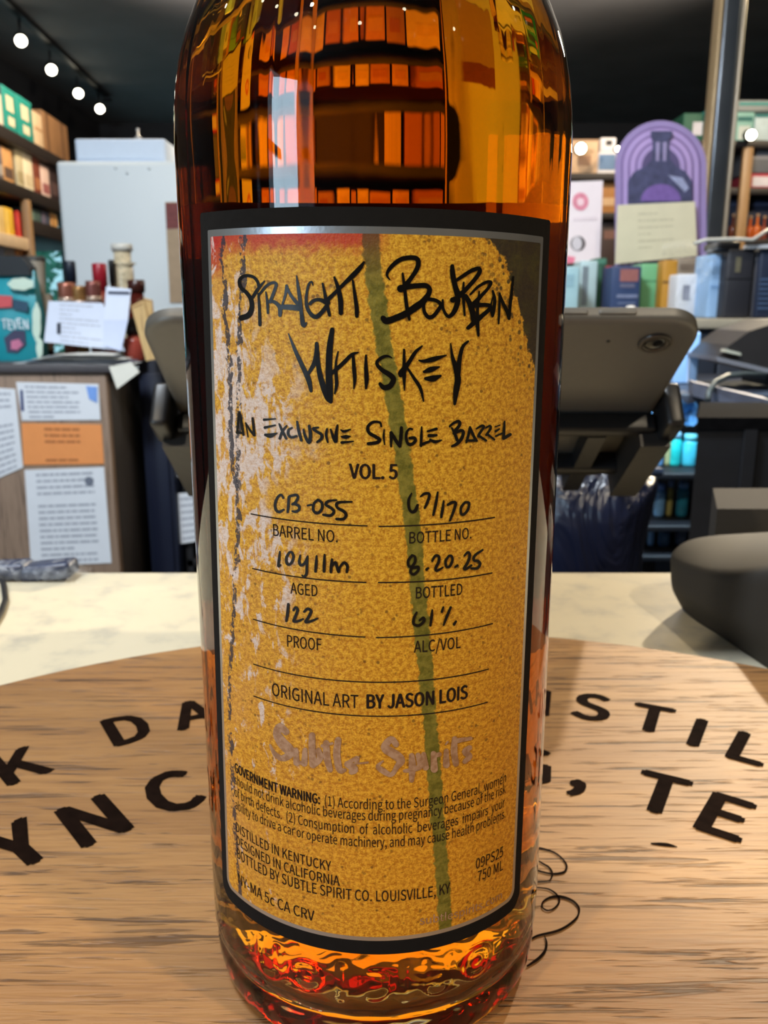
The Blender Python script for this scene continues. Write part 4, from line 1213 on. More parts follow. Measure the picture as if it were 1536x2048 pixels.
# stack of paper cups
kraft = mat((178, 160, 138), 0.7, var=0.06)
def cup_thing(label, px, pt, pb, Y, wpx, m_, lidm=None, group=None, flip=False):
    zb, zt = P(px, pb, Y).z, P(px, pt, Y).z
    zb = max(zb, DT + 0.0005)
    h = zt - zb
    r = wpx / FPX * (Y + 0.178) / 2
    x = P(px, (pt + pb) / 2, Y).x
    t_ = thing('paper_cup', label, 'cup', (x, Y, zb), group)
    r0, r1 = (r, r * 0.78) if flip else (r * 0.78, r)
    MB().lathe([(0, 0), (r0, 0), (r0, h * 0.02), (r1, h * 0.97), (r1 * 1.05, h), (r1 * 0.96, h), (r1 * 0.9, h * 0.9), (0, h * 0.88)], 28, (x, Y, zb)).build('cup_wall', m_, t_)
    if lidm:
        MB().lathe([(0, h), (r1 * 1.08, h), (r1 * 1.08, h * 1.06), (r1 * 0.95, h * 1.14), (r1 * 0.6, h * 1.14), (0, h * 1.12)], 28, (x, Y, zb)).build('lid', lidm, t_)
    return t_
zc0 = DT
def stack_box(name, label, cat, pix, Y, dep, m_, r=0.004, group=None, z0=None, extra=None):
    """box whose front face is the pixel rectangle (x0, y0, x1, y1) on plane Y"""
    x0, y0, x1, y1 = pix
    xm, ym = (x0 + x1) / 2, (y0 + y1) / 2
    a, b_, c_, d_ = P(x0, ym, Y), P(x1, ym, Y), P(xm, y0, Y), P(xm, y1, Y)
    zb = d_.z if z0 is None else z0
    t_ = thing(name, label, cat, ((a.x + b_.x) / 2, Y + dep / 2, zb), group)
    MB().rbox((a.x, Y, zb), (b_.x, Y + dep, c_.z), r, 2).build('box_body' if cat in ('box', 'carton', 'gift box') else 'body', m_, t_)
    return t_, (a.x, b_.x, zb, c_.z)
def face(t_, ext, u0, v0, u1, v1, Y, m_, name='label', d=0.0012):
    x0, x1, z0, z1 = ext
    X = lambda u: x0 + (x1 - x0) * u
    Z = lambda v: z1 - (z1 - z0) * v
    return MB().rbox((X(u0), Y - d, Z(v1)), (X(u1), Y + 0.0005, Z(v0)), 0.0003, 1).build(name, m_, t_)
cup_thing('beige paper cup lowest of the leaning stack by the teal pouch', 86, 636, 700, YD + 0.29, 46, kraft)
cup_thing('beige paper cup second from bottom of the stack by the teal pouch', 88, 588, 637, YD + 0.29, 42, mat((192, 178, 156), 0.7), None, None, True)
cup_thing('pale paper cup with dark rim on top of the stack by the teal pouch', 72, 522, 588, YD + 0.29, 38, mat((170, 158, 140), 0.7), mat((60, 58, 54), 0.5))
# bottles behind the papers
bottle_thing('marker_bottle', 'slim black-capped bottle behind the paper cups', 87, 512, 690, YB + 0.1, 24, darkglass, mat((24, 26, 28), 0.4), base_z=DT, cap_fr=0.2)
bottle_thing('liquor_bottle', 'bottle with tall navy cap in front of the green rear window', 146, 522, 690, YB, 40, mat((150, 88, 70), 0.2), mat((24, 32, 46), 0.4), base_z=DT, nr=0.42, cap_fr=0.23, nh=0.10, labelm=mat((190, 170, 150), 0.6))
bottle_thing('liquor_bottle', 'bottle with crimson capsule standing before the white cabinet', 204, 527, 690, YB + 0.02, 42, redglass, mat((150, 26, 40), 0.35), base_z=DT, nr=0.6, cap_fr=0.28, nh=0.1, capw=1.1)
bottle_thing('liquor_bottle', 'thin bottle with black cap beside the clear gold-speckled one', 228, 520, 690, YB + 0.05, 20, darkglass, mat((20, 20, 22), 0.4), base_z=DT, nr=0.45, cap_fr=0.24, nh=0.1)
gcl = mat((196, 180, 150), 0.15, var=0.35, scale=90)
bottle_thing('liquor_bottle', 'pale gold-speckled bottle tallest against the white cabinet', 250, 488, 690, YB + 0.1, 38, gcl, mat((200, 196, 186), 0.4), base_z=DT, nr=0.85, cap_fr=0.06, nh=0.1, sh=0.05)
bottle_thing('liquor_bottle', 'dark red bottle with glinting neck behind the standing receipt', 276, 560, 690, YB - 0.06, 44, mat((70, 24, 18), 0.1), mat((60, 26, 20), 0.3), base_z=DT, nr=0.6, cap_fr=0.15, nh=0.15)
bottle_thing('liquor_bottle', 'squat red bottle with black neck right of the standing receipt', 266, 636, 712, YB - 0.14, 38, mat((150, 64, 52), 0.25), mat((16, 16, 18), 0.4), base_z=DT, nr=0.6, cap_fr=0.4, nh=0.06, capw=1.1)
for lb, px, pt, wp, m_ in (('copper tumbler under the navy-capped bottle', 132, 565, 34, copper), ('brass-brown tumbler between the two copper ones', 157, 572, 26, mat((150, 110, 64), 0.3, 0.5)), ('copper tumbler under the crimson capsule', 185, 562, 28, mat((132, 78, 70), 0.3, 0.5))):
    zt = P(px, pt, YB - 0.09).z
    x = P(px, pt, YB - 0.09).x
    r = wp / FPX * (YB - 0.09 + 0.178) / 2
    t_ = thing('metal_tumbler', lb, 'tumbler', (x, YB - 0.09, DT))
    h = zt - DT
    MB().lathe([(0, 0), (r * 0.8, 0), (r, h * 0.95), (r, h), (r * 0.92, h), (r * 0.8, h * 0.3), (0, h * 0.28)], 28, (x, YB - 0.09, DT)).build('tumbler_wall', m_, t_)
    MB().lathe([(r * 0.95, h * 0.74), (r * 1.02, h * 0.75), (r * 1.03, h * 0.8), (r * 0.97, h * 0.81)], 28, (x, YB - 0.09, DT)).build('band', mat((196, 170, 150), 0.3, 0.6), t_)
# clipboard sheet and standing receipt (leaning)
yl = YD + 0.10
cbt = notice('paper_form', 'large white form leaning tilted on the desk top', [(97, 602), (205, 606), (250, 702), (88, 684)], mat((214, 220, 236), 0.7, var=0.02), 9, 21, Y=yl, cat='paper', fill=0.5, x0=0.2, x1=0.8, hgt=0.2)
decal([(114, 646), (121, 646), (121, 668), (114, 668)], yl - 0.002, mat((40, 44, 60), 0.7), 'bar_mark', cbt)
rcp = notice('paper_receipt', 'narrow white receipt with dark band standing beside the large form', [(212, 573), (262, 578), (256, 640), (208, 640)], mat((218, 224, 240), 0.7, var=0.02), 0, 22, Y=yl - 0.006, cat='receipt')
decal([(216, 582), (259, 583), (259, 589), (216, 588)], yl - 0.008, mat((70, 76, 96), 0.7), 'dark_band', rcp)
decal([(208, 640), (256, 640), (242, 703), (206, 690)], yl - 0.0055, mat((206, 214, 240), 0.7, var=0.02), 'folded_foot', rcp)
# wooden slats
slat = wood('pale_pine', srgb(214, 180, 122), srgb(190, 152, 96), srgb(140, 104, 62), 'z', 0.3, 0.55, 0, 0.1)
s1 = thing('wood_slat', 'pale wooden slat leaning diagonally left of the tablet', 'slat', P(295, 715, YD + 0.06))
quad_prism([(262, 612), (287, 600), (312, 718), (292, 722)], YD + 0.06, 0.012).build('board', slat, s1)
decal([(264, 614), (284, 606), (285, 609), (265, 617)], YD + 0.0588, mat((160, 122, 72), 0.6), 'end_grain', s1)
s2 = thing('wood_slat', 'short yellowish wooden offcut behind the leaning slat', 'slat', P(297, 630, YD + 0.12))
quad_prism([(287, 596), (303, 600), (306, 634), (290, 700)], YD + 0.12, 0.012).build('board', slat, s2)
decal([(288, 598), (302, 602), (302, 604), (288, 600)], YD + 0.1188, mat((160, 122, 72), 0.6), 'end_grain', s2)
# papers lying on the desk
for k in range(5):
    xa, xb = P(30 + 18 * k + rnd.uniform(-6, 6), 720, YD + 0.02).x, P(270 - 8 * k + rnd.uniform(-12, 12), 720, YD + 0.02).x
    vs, fs = crumple(9, 5, lambda u, v: (xa + (xb - xa) * u, YD - 0.005 + 0.08 * v - 0.005 * u + 0.004 * k, DT + 0.0014 + 0.0052 * k + 0.0035 * math.sin(3 * u) * v + 0.0010 * rnd.random()))
    b = MB()
    n_ = len(vs)
    b.add(vs + [(q[0], q[1], q[2] - 0.0012) for q in vs], fs + [tuple(n_ + i for i in reversed(f_)) for f_ in fs], True)
    pl_ = b.build('loose_sheet', (mat((200, 204, 206), 0.6), mat((120, 130, 150), 0.5), mat((206, 206, 200), 0.6), mat((150, 156, 160), 0.5), mat((214, 212, 204), 0.6))[k], None, recalc=False)
    tag(pl_, 'loose sheet in the flat spread of papers along the desk top', 'paper', 'loose papers on the desk top')
notice('sticky_note', 'cream note hanging over the desk corner by the tablet stand', [(218, 733), (262, 724), (279, 744), (234, 778)], mat((232, 228, 214), 0.7, var=0.02), 0, 31, Y=YD - 0.02, cat='note')

# ================================================================== WHITE CABINET BEHIND THE DESK
YC = 3.2
x0_, x1_ = P(122, 450, YC).x, P(430, 450, YC).x
wc = thing('white_cabinet', 'tall plain white cabinet standing behind the desk', 'cabinet', ((x0_ + x1_) / 2, YC + 0.3, ZF))
zt_ = P(200, 322, YC).z
coolwhite = mat((214, 222, 226), 0.55, var=0.015, scale=2)
o = MB().rbox((x0_, YC, ZF), (x1_, YC + 0.55, zt_), 0.012, 3).build('body', coolwhite, wc)
MB().rbox((x0_ + 0.012, YC - 0.014, ZF + 0.1), (x1_ - 0.012, YC, zt_ - 0.012), 0.006, 3).build('door', coolwhite, wc)
for (bx, by) in ((231, 336), (254, 346), (298, 337)):
    q = P(bx, by, YC - 0.016)
    b = MB()
    b.lathe([(0, 0), (0.006, 0), (0.005, 0.004), (0, 0.005)], 14)
    b.v = [(q.x + v_[0], q.y - v_[2] + 0.002, q.z + v_[1]) for v_ in b.v]
    b.build('screw_plug', mat((196, 204, 208), 0.5), wc)
wbx, ex = stack_box('white_box', 'low white box sitting on top of the tall white cabinet', 'box', (150, 277, 331, 326), YC + 0.05, 0.30, mat((198, 212, 232), 0.55, var=0.02), 0.008, z0=zt_)
face(wbx, ex, 0.03, 0.1, 0.97, 0.82, YC + 0.05, mat((204, 218, 236), 0.55, var=0.02), 'front_panel', 0.003)
t_ = bottle_thing('small_bottle', 'tiny grey bottle on top of the low white box', 276, 257, 284, YC + 0.2, 15, mat((120, 122, 126), 0.3), mat((170, 170, 172), 0.4), base_z=ex[3])
kp = thing('kraft_poster', 'brown kraft poster with dark red heading on the white cabinet', 'poster', P(365, 500, YC - 0.018))
quad_prism([(330, 404), (440, 404), (440, 606), (340, 606)], YC - 0.018, 0.002).build('sheet', mat((170, 146, 118), 0.7, var=0.06, scale=40), kp)
decal([(331, 406), (440, 406), (440, 452), (333, 458)], YC - 0.0195, mat((118, 58, 56), 0.7, var=0.25, scale=60), 'heading', kp)

# ================================================================== LEFT WALL SHELVING
SA = Vector((-1.4968, 3.4, 0))
SD = Vector((-0.0620 - 0.0, 1.0, 0)).normalized()       # direction of the shelf front, away from the camera
SN = Vector((SD.y, -SD.x, 0))                            # out of the shelf front (towards the aisle)
def onshelf(px, py):
    r = ray(px, py)
    # plane through SA containing SD and Z
    tt = (SA - CAM).dot(SN) / r.dot(SN)
    q = CAM + r * tt
    return (q - SA).dot(SD), q.z
SM = Matrix(((SD.x, SN.x, 0, SA.x), (SD.y, SN.y, 0, SA.y), (0, 0, 1, 0), (0, 0, 0, 1)))   # local: x along the shelf, y out of it, z up
ls = thing('wall_shelving', 'dark shelving along the left wall stacked with bright boxes', 'shelving', (SA.x, SA.y + 0.5, ZF))
LV = [onshelf(0, 252)[1] + 0.01, onshelf(0, 360)[1] + 0.01, onshelf(0, 472)[1] + 0.015, onshelf(0, 560)[1]]
dkw = mat((34, 28, 26), 0.5, var=0.15)
s_end = onshelf(160, 300)[0]
SL0 = -0.55
p1 = onshelf(57, 430)[0]
LV2F = onshelf(90, 447)[1]                                # the dark shelf beyond the post
for k, zz in enumerate(LV):
    far = s_end + 0.3 if k < 2 else p1
    MB().rbox((SL0, -0.40, zz - 0.05), (far, 0.0, zz), 0.003, 2, SM).build('shelf_board', dkw if k != 2 else mat((214, 190, 160), 0.6, var=0.1), ls)
MB().rbox((p1 + 0.02, -0.40, LV2F - 0.06), (s_end + 0.3, 0.0, LV2F), 0.003, 2, SM).build('shelf_board', dkw, ls)
MB().box((SL0, -0.42, ZF), (p1, -0.40, LV[0] + 0.0), SM).build('back_board', mat((58, 44, 32), 0.6), ls)
MB().box((p1, -0.42, LV2F - 0.06), (s_end + 0.3, -0.40, LV[0] + 0.0), SM).build('back_board', mat((58, 44, 32), 0.6), ls)
for s0 in (SL0, p1 - 0.03, s_end + 0.27):
    MB().rbox((s0, -0.02, ZF), (s0 + 0.04, 0.012, LV[1] - 0.05), 0.003, 2, SM).build('upright', mat((150, 118, 82), 0.55, var=0.1), ls)
def shelf_box(name, label, cat, pxa, pxb, pyt, shelf, m_, face_m=None, fr=(0.2, 0.2, 0.8, 0.75), dep=0.24, group=None, faces=None, inset=0.03, zs=None):
    sa, sb = onshelf(pxa, 300)[0], onshelf(pxb, 300)[0]
    zb = (LV[shelf] if zs is None else zs) + 0.0005
    zt = onshelf((pxa + pxb) / 2, pyt)[1]
    c_ = SM @ Vector(((sa + sb) / 2, -dep / 2, zb))
    t_ = thing(name, label, cat, c_, group)
    MB().rbox((sa + 0.002, -dep, zb), (sb - 0.002, -inset, zt), 0.004, 2, SM).build('box_body', m_, t_)
    for (u0, v0, u1, v1, fm) in (faces or ([(fr[0], fr[1], fr[2], fr[3], face_m)] if face_m else [])):
        x0, x1 = sa + (sb - sa) * u0, sa + (sb - sa) * u1
        z1, z0 = zt - (zt - zb) * v0, zt - (zt - zb) * v1
        MB().rbox((x0, -inset - 0.001, z0), (x1, -inset + 0.0012, z1), 0.0004, 1, SM).build('label_patch', fm, t_)
    return t_
cream = mat((224, 206, 176), 0.6, var=0.05)
tealb = mat((22, 140, 130), 0.55, var=0.08)
# top shelf
shelf_box('carton', 'peach and white carton at the near end of the top shelf', 'carton', -12, 6, 175, 0, mat((226, 190, 156), 0.6), mat((120, 110, 120), 0.6), (0.1, 0.05, 0.9, 0.25))
shelf_box('carton', 'white slim carton with dark top second on the top shelf', 'carton', 6, 16, 182, 0, mat((212, 208, 212), 0.6), mat((60, 62, 84), 0.6), (0.05, 0.0, 0.95, 0.22))
shelf_box('carton', 'cream slim carton with navy top left of the teal boxes', 'carton', 16, 28, 178, 0, mat((226, 214, 196), 0.6), mat((48, 52, 76), 0.6), (0.05, 0.0, 0.95, 0.2))
for lb, a, b_, pt in (('nearer of the two teal boxes on the top shelf', 29, 56, 186), ('farther of the two teal boxes on the top shelf', 56, 84, 204)):
    shelf_box('teal_box', lb, 'box', a, b_, pt, 0, tealb, faces=[(0.25, 0.16, 0.72, 0.5, cream), (0.3, 0.62, 0.72, 0.82, cream), (0.02, 0.0, 0.98, 0.04, mat((60, 170, 160), 0.5))])
shelf_box('carton', 'tall cream carton right of the teal boxes', 'carton', 85, 102, 230, 0, mat((206, 180, 146), 0.6), mat((176, 140, 104), 0.6), (0.1, 0.4, 0.9, 0.5))
brn = mat((132, 96, 62), 0.65, var=0.15, scale=14)
shelf_box('carton', 'large brown cardboard box ending the top shelf', 'carton', 103, 150, 240, 0, brn, faces=[(0.12, 0.02, 0.2, 0.98, mat((96, 66, 40), 0.7)), (0.7, 0.02, 0.78, 0.98, mat((96, 66, 40), 0.7))], dep=0.34)
# second shelf
sec = [('grey lilac carton at the near end of the second shelf', -14, 4, 286, (116, 104, 112), (150, 140, 140)), ('slate carton with pale rim left of the orange one', 4, 18, 288, (110, 104, 112), (170, 164, 160)), ('orange-tan carton on the second shelf', 18, 38, 296, (204, 152, 96), (90, 70, 60)), ('olive cream carton on the second shelf', 44, 58, 300, (196, 184, 150), (160, 146, 110)), ('ivory carton on the second shelf beside the rust one', 58, 76, 308, (226, 214, 186), (200, 184, 150)),
       ('rust brown carton on the second shelf', 77, 90, 312, (120, 58, 40), (170, 110, 70)), ('slim pink-white carton on the second shelf', 91, 107, 330, (214, 186, 176), (150, 90, 90)), ('black carton at the far end of the second shelf', 108, 124, 318, (44, 30, 32), (80, 60, 60))]
for lb, a, b_, pt, c1, c2 in sec:
    shelf_box('carton', lb, 'carton', a, b_, pt, 1, mat(c1, 0.6, var=0.08), mat(c2, 0.6, var=0.1), (0.12, 0.55, 0.88, 0.85))
# third shelf
thd = [('cream-yellow box at the near end of the third shelf', -8, 12, 408, (226, 196, 130), (236, 214, 160)), ('bright yellow box on the third shelf', 12, 29, 412, (232, 188, 56), (240, 206, 110)), ('bright red box on the third shelf', 38, 52, 420, (208, 52, 40), (226, 90, 70)),
       ('green-grey box on the third shelf beyond the post', 62, 84, 414, (74, 96, 92), (104, 130, 120)), ('slate box on the third shelf beyond the post', 85, 102, 420, (70, 76, 96), (110, 100, 120)), ('small amber box at the far end of the third shelf', 104, 116, 424, (206, 160, 96), (150, 100, 60))]
for lb, a, b_, pt, c1, c2 in thd:
    shelf_box('carton', lb, 'carton', a, b_, pt, 2, mat(c1, 0.55, var=0.08), mat(c2, 0.6, var=0.06), (0.1, 0.1, 0.35, 0.95), zs=LV2F if a > 57 else None)
fth = [('white and silver jar box on the lowest visible shelf', 4, 26, 486, (190, 190, 196), (110, 116, 130)), ('peach box on the lowest visible shelf', 28, 50, 492, (226, 170, 120), (200, 120, 80))]
for lb, a, b_, pt, c1, c2 in fth:
    shelf_box('carton', lb, 'carton', a, b_, pt, 3, mat(c1, 0.55, var=0.15), mat(c2, 0.6, var=0.06), (0.2, 0.3, 0.8, 0.8))

# windows in the left wall: frames, the rear one with greenery beyond
def wframe(name, y0, y1, z0, z1, ny, nz):
    b = MB()
    for k in range(ny + 1):
        y = y0 + (y1 - y0) * k / ny
        b.box((-2.66, y - 0.025, z0), (-2.61, y + 0.025, z1))
    for k in range(nz + 1):
        z_ = z0 + (z1 - z0) * k / nz
        b.box((-2.66, y0, z_ - 0.025), (-2.61, y1, z_ + 0.025))
    return tag(b.build(name, mat((34, 36, 40), 0.4)), kind='structure')
wf_ = wframe('window_1', WB[0], WB[1], WB[2], WB[3], 4, 1)
MB().box((-2.64, WB[0] + 0.02, WB[2] + 0.02), (-2.632, WB[1] - 0.02, WB[3] - 0.02)).build('window_pane', clear((225, 240, 235), 1.02, 0.0, 'window_glass'), wf_)
wframe('window_2', WA[0], WA[1], WA[2], WA[3], 2, 2)
leafm = mat((70, 130, 104), 0.6, var=0.3, scale=2)
b = MB()
for k in range(2600):
    q = Vector((rnd.uniform(-4.6, -3.7), rnd.uniform(4.5, 11.5), rnd.uniform(-0.9, 1.5)))
    d1 = Vector((rnd.uniform(-1, 1), rnd.uniform(-1, 1), rnd.uniform(-1, 1))).normalized()
    d2 = d1.orthogonal().normalized()
    s = rnd.uniform(0.05, 0.13)
    b.add([q - d1 * s, q + d2 * s * 0.5, q + d1 * s, q - d2 * s * 0.5], [(0, 1, 2, 3)])
hd = b.build('hedge_foliage', leafm, None, recalc=False)
tag(hd, 'green hedge foliage outdoors beyond the rear window', 'foliage', kind='stuff')

# ================================================================== CEILING TRACK LIGHTS
glow = emit((255, 244, 214), 26)
housing = mat((22, 22, 24), 0.4)
def cpt(px, py, z=ZC - 0.16):
    r = ray(px, py)
    return CAM + r * ((z - CAM.z) / r.z)
tr_px = [(42, 82), (103, 140), (157, 187), (200, 218)]
tp = [cpt(*q) for q in tr_px]
trk = thing('light_track', 'black ceiling track carrying the row of four spotlights', 'track', (tp[0].x, tp[0].y, ZC))
dvec = (tp[3] - tp[0]).normalized()
e0, e1 = tp[0] - dvec * 0.8, tp[3] + dvec * 0.25
b = MB()
side = Vector((dvec.y, -dvec.x, 0)) * 0.02
b.prism([Vector((e0.x, e0.y, ZC)) - side, Vector((e0.x, e0.y, ZC)) + side, Vector((e1.x, e1.y, ZC)) + side, Vector((e1.x, e1.y, ZC)) - side], (0, 0, -0.03))
b.build('rail', housing, trk)
b = MB()
b.box((e1.x - 0.03, e1.y - 0.03, ZC - 0.05), (e1.x + 0.03, e1.y + 0.03, ZC - 0.03))
b.build('end_cap', housing, trk)
def lamp_head(pos, aim, label, top, r=0.045, group=None, gm=None, stem=True):
    t_ = thing('track_spotlight', label, 'spotlight', pos, group)
    ax = (Vector(aim) - Vector(pos)).normalized()
    M = Matrix.Translation(pos) @ ax.to_track_quat('Z', 'Y').to_matrix().to_4x4()
    b = MB()
    b.lathe([(0, -0.10), (r * 0.7, -0.10), (r, -0.08), (r, 0.0), (r * 0.93, 0.002), (r * 0.88, -0.004), (r * 0.6, -0.03), (0, -0.04)], 24)
    b.v = [tuple(M @ Vector(v_)) for v_ in b.v]
    b.build('housing', housing, t_)
    b = MB()
    b.lathe([(0, 0.0), (r * 0.5, -0.0005), (r * 0.86, -0.003)], 24)
    b.v = [tuple(M @ Vector(v_)) for v_ in b.v]
    b.build('lens', gm or glow, t_, recalc=False)
    if not stem:
        return t_
    q = M @ Vector((0, 0, -0.06))
    b = MB()
    b.tube([q, (q.x, q.y, (q.z + top) / 2), (q.x, q.y, top)], 0.008, 10)
    b.build('stem', housing, t_)
    return t_
glow = emit((255, 244, 214), 14, 'track_glow')
names = ['nearest of the four lit spotlights on the ceiling track', 'second lit spotlight along the ceiling track', 'third lit spotlight along the ceiling track', 'farthest lit spotlight on the ceiling track']
for q, lb in zip(tp, names):
    lamp_head(q, (q.x * 0.55, q.y - 2.2, 0.5), lb, ZC - 0.031, 0.036)
# other spots of the shop, seen only as glints in the glass
GL = 'lit ceiling spotlight seen only as a glint on the whiskey bottle shoulder'
GG = 'ceiling spotlights glinting in the glass'
for (x, y) in ((-0.95, -1.15), (1.05, -0.75), (-0.25, -1.9), (0.55, -1.5), (1.9, 0.4), (-1.9, 0.6), (0.9, 3.0), (-1.55, -0.35), (-1.45, -0.75), (-1.30, -1.2), (-1.15, -1.7), (0.15, -0.9), (1.6, -1.4)):
    lamp_head(Vector((x, y, ZC - 0.12)), (x * 0.5, y * 0.5 + 0.2, 0), GL, ZC - 0.001, 0.04, GG)
lamp_head(Vector(KEYPOS) + Vector((0.025, 0.05, 0.025)), (0.02, 0.08, 0), GL, ZC - 0.001, 0.11, GG, gm=emit((255, 236, 196), 140, 'key_glow'))

# added ceiling panel, out of view: gives the bottle's base its golden glow
pn = thing('added_glow_panel', 'added unseen glow panel under the ceiling mirrored golden in the bottle base', 'fill light', (0.11, 1.9, ZC))
MB().rbox((-0.62, 1.06, ZC - 0.03), (0.84, 2.74, ZC - 0.0005), 0.004, 2).build('frame', mat((200, 200, 200), 0.5), pn)
MB().box((-0.58, 1.10, ZC - 0.034), (0.80, 2.70, ZC - 0.0305)).build('glow_sheet', emit((255, 232, 190), 1.15, 'added_panel_glow'), pn)

# ================================================================== RIGHT: STEEL POST, BACK COUNTER AND STOCK
YP = 2.75
pa, pb_ = P(1435, 0, YP), P(1488, 0, YP)
px_c = (pa.x + pb_.x) / 2
pr = (pb_.x - pa.x) / 2
steel = bpy.data.materials.new('painted_steel')
t = NT(steel)
co = t.n('TexCoord').outputs['Object']
t.bsdf(t.mix(t.noise(co, 8, 2), srgb(70, 76, 84), srgb(96, 102, 110)), 0.28, 0.6, bump=t.noise(co, 200, 2), bstr=0.05, bdist=0.0005)
post = thing('steel_post', 'grey steel post rising to the ceiling beside the purple arch', 'post', (px_c, YP, ZF))
MB().rbox((px_c - pr * 0.72, YP - pr * 0.72, ZF), (px_c + pr * 0.72, YP + pr * 0.72, ZC - 0.002), 0.012, 3).build('shaft', steel, post)
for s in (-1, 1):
    MB().rbox((px_c + s * pr * 0.86 - pr * 0.14, YP - pr * 0.80, ZF), (px_c + s * pr * 0.86 + pr * 0.14, YP + pr * 0.8, ZC - 0.002), 0.004, 2).build('edge_highlight', mat((168, 146, 112) if s < 0 else (176, 164, 146), 0.35, 0.3, var=0.05), post)  # tan and pale strips paint the light along the post's edges

YR = 1.70
rz = P(1450, 637, YR).z
rx0, rx1 = P(1096, 800, YR).x, 1.45
rc = thing('back_counter', 'dark back counter with pale front edge under the gift boxes', 'counter', ((rx0 + rx1) / 2, YR + 0.4, ZF))
MB().rbox((rx0, YR, rz - 0.022), (rx1, YR + 0.85, rz), 0.003, 2).build('top', mat((170, 160, 140), 0.5), rc)
MB().rbox((rx0 + 0.02, YR + 0.03, ZF), (rx1, YR + 0.84, rz - 0.022), 0.004, 2).build('body', mat((44, 50, 62), 0.5, var=0.15, scale=4), rc)
for k in range(3):
    xa = rx0 + 0.03 + (rx1 - rx0 - 0.06) * k / 3
    xb = rx0 + 0.03 + (rx1 - rx0 - 0.06) * (k + 1) / 3 - 0.006
    d_ = MB().rbox((xa, YR + 0.012, ZF + 0.1), (xb, YR + 0.03, rz - 0.03), 0.003, 2).build('door', mat((48, 54, 66), 0.45, var=0.12, scale=5), rc)
    kz = P(1412, 702, YR).z
    kb = MB().lathe([(0, 0), (0.012, 0), (0.010, 0.008), (0, 0.010)], 16)
    kb.v = [(xa + 0.05 + v_[0], YR + 0.0125 - v_[2], kz + v_[1]) for v_ in kb.v]
    kb.build('knob', mat((120, 124, 130), 0.3, 0.6), d_)

# purple arch display
YA = 2.15
ar = thing('arch_display', 'tall purple display card of nested arches with a bottle picture', 'display', P(1321, 600, YA))
def arch_outline(cx, cy_top, hw, base, Y, n=28):
    """pixel arch: half width hw, round top of the same radius, straight legs to base"""
    cy = cy_top + hw * 1.0
    out = [(cx - hw, base)]
    for k in range(n + 1):
        a = math.pi - math.pi * k / n
        out.append((cx + hw * math.cos(a), cy - hw * math.sin(a)))
    out.append((cx + hw, base))
    return [P(x, y, Y) for x, y in out]
purples = [(150, 132, 182), (104, 82, 134), (170, 148, 200), (100, 80, 132), (176, 152, 204), (98, 78, 130), (168, 146, 198), (88, 78, 118)]
hws = [91, 79, 76, 65, 62, 51, 48, 38]
for k, (hw, c_) in enumerate(zip(hws, purples)):
    Yk = YA - 0.0016 * k
    b = MB()
    b.prism(arch_outline(1322, 241 + (91 - hw) * 1.02, hw, 606 if k == 0 else 600, Yk), (0, 0.006 if k == 0 else 0.0016, 0))
    b.build('arch_panel' if k == 0 else 'arch_band', mat(c_, 0.5, var=0.05, scale=20), ar)
YK = YA - 0.0016 * 8
bpx = [(1302, 262), (1345, 262), (1345, 274), (1338, 280), (1340, 318), (1352, 332), (1372, 344), (1384, 362), (1384, 410), (1256, 410), (1256, 362), (1268, 344), (1292, 332), (1304, 318), (1306, 280), (1302, 274)]
MB().prism([P(x, y, YK) for x, y in bpx], (0, 0.0014, 0)).build('bottle_picture', mat((70, 72, 104), 0.5, var=0.3, scale=60), ar)
YK2 = YK - 0.0014
MB().prism([P(x, y, YK2) for x, y in ((1312, 284), (1320, 284), (1318, 322), (1312, 322))], (0, 0.001, 0)).build('neck_glint', mat((150, 140, 180), 0.5), ar)
MB().prism([P(x, y, YK2) for x, y in ((1326, 284), (1334, 284), (1332, 322), (1326, 322))], (0, 0.001, 0)).build('neck_glint', mat((150, 140, 180), 0.5), ar)
MB().prism([P(1322 + 40 * math.cos(a), 402 - 34 * math.sin(a), YK2) for a in [math.pi * k / 20 for k in range(21)]], (0, 0.001, 0)).build('round_emblem', mat((118, 92, 160), 0.5, var=0.15, scale=60), ar)
MB().prism([P(x, y, YK2) for x, y in ((1336, 350), (1366, 356), (1378, 376), (1370, 384))], (0, 0.001, 0)).build('shoulder_glint', mat((150, 156, 190), 0.5, var=0.2, scale=60), ar)
bp_ = thing('paper_sheet', 'cream paper sheet stuck over the lower half of the purple arch', 'paper', P(1312, 470, YA - 0.022))
pix = [(1235, 410), (1390, 403), (1394, 512), (1230, 528)]
quad_prism(pix, YA - 0.022, 0.001).build('sheet', mat((214, 206, 178), 0.7, var=0.03), bp_)
bars([(1250, 418), (1380, 414), (1380, 500), (1250, 508)], YA - 0.022, 6, 44, fill=0.4, hgt=0.16, x0=0.2, x1=0.75).build('lettering', mat((190, 182, 156), 0.8), bp_, recalc=False)
bg = thing('plastic_bag', 'crumpled clear bag spilling over the cream paper sheet', 'bag', P(1360, 505, YA - 0.03))
vs, fs = crumple(14, 8, lambda u, v: tuple(P(1325 + 75 * u, 488 + 26 * v - 8 * math.sin(3 * u) + rnd.uniform(-2, 2), YA - 0.03 - 0.03 * math.sin(math.pi * v) - rnd.uniform(0, 0.006))))
b = MB()
b.add(vs, fs, True)
b.build('film', film, bg, recalc=False)

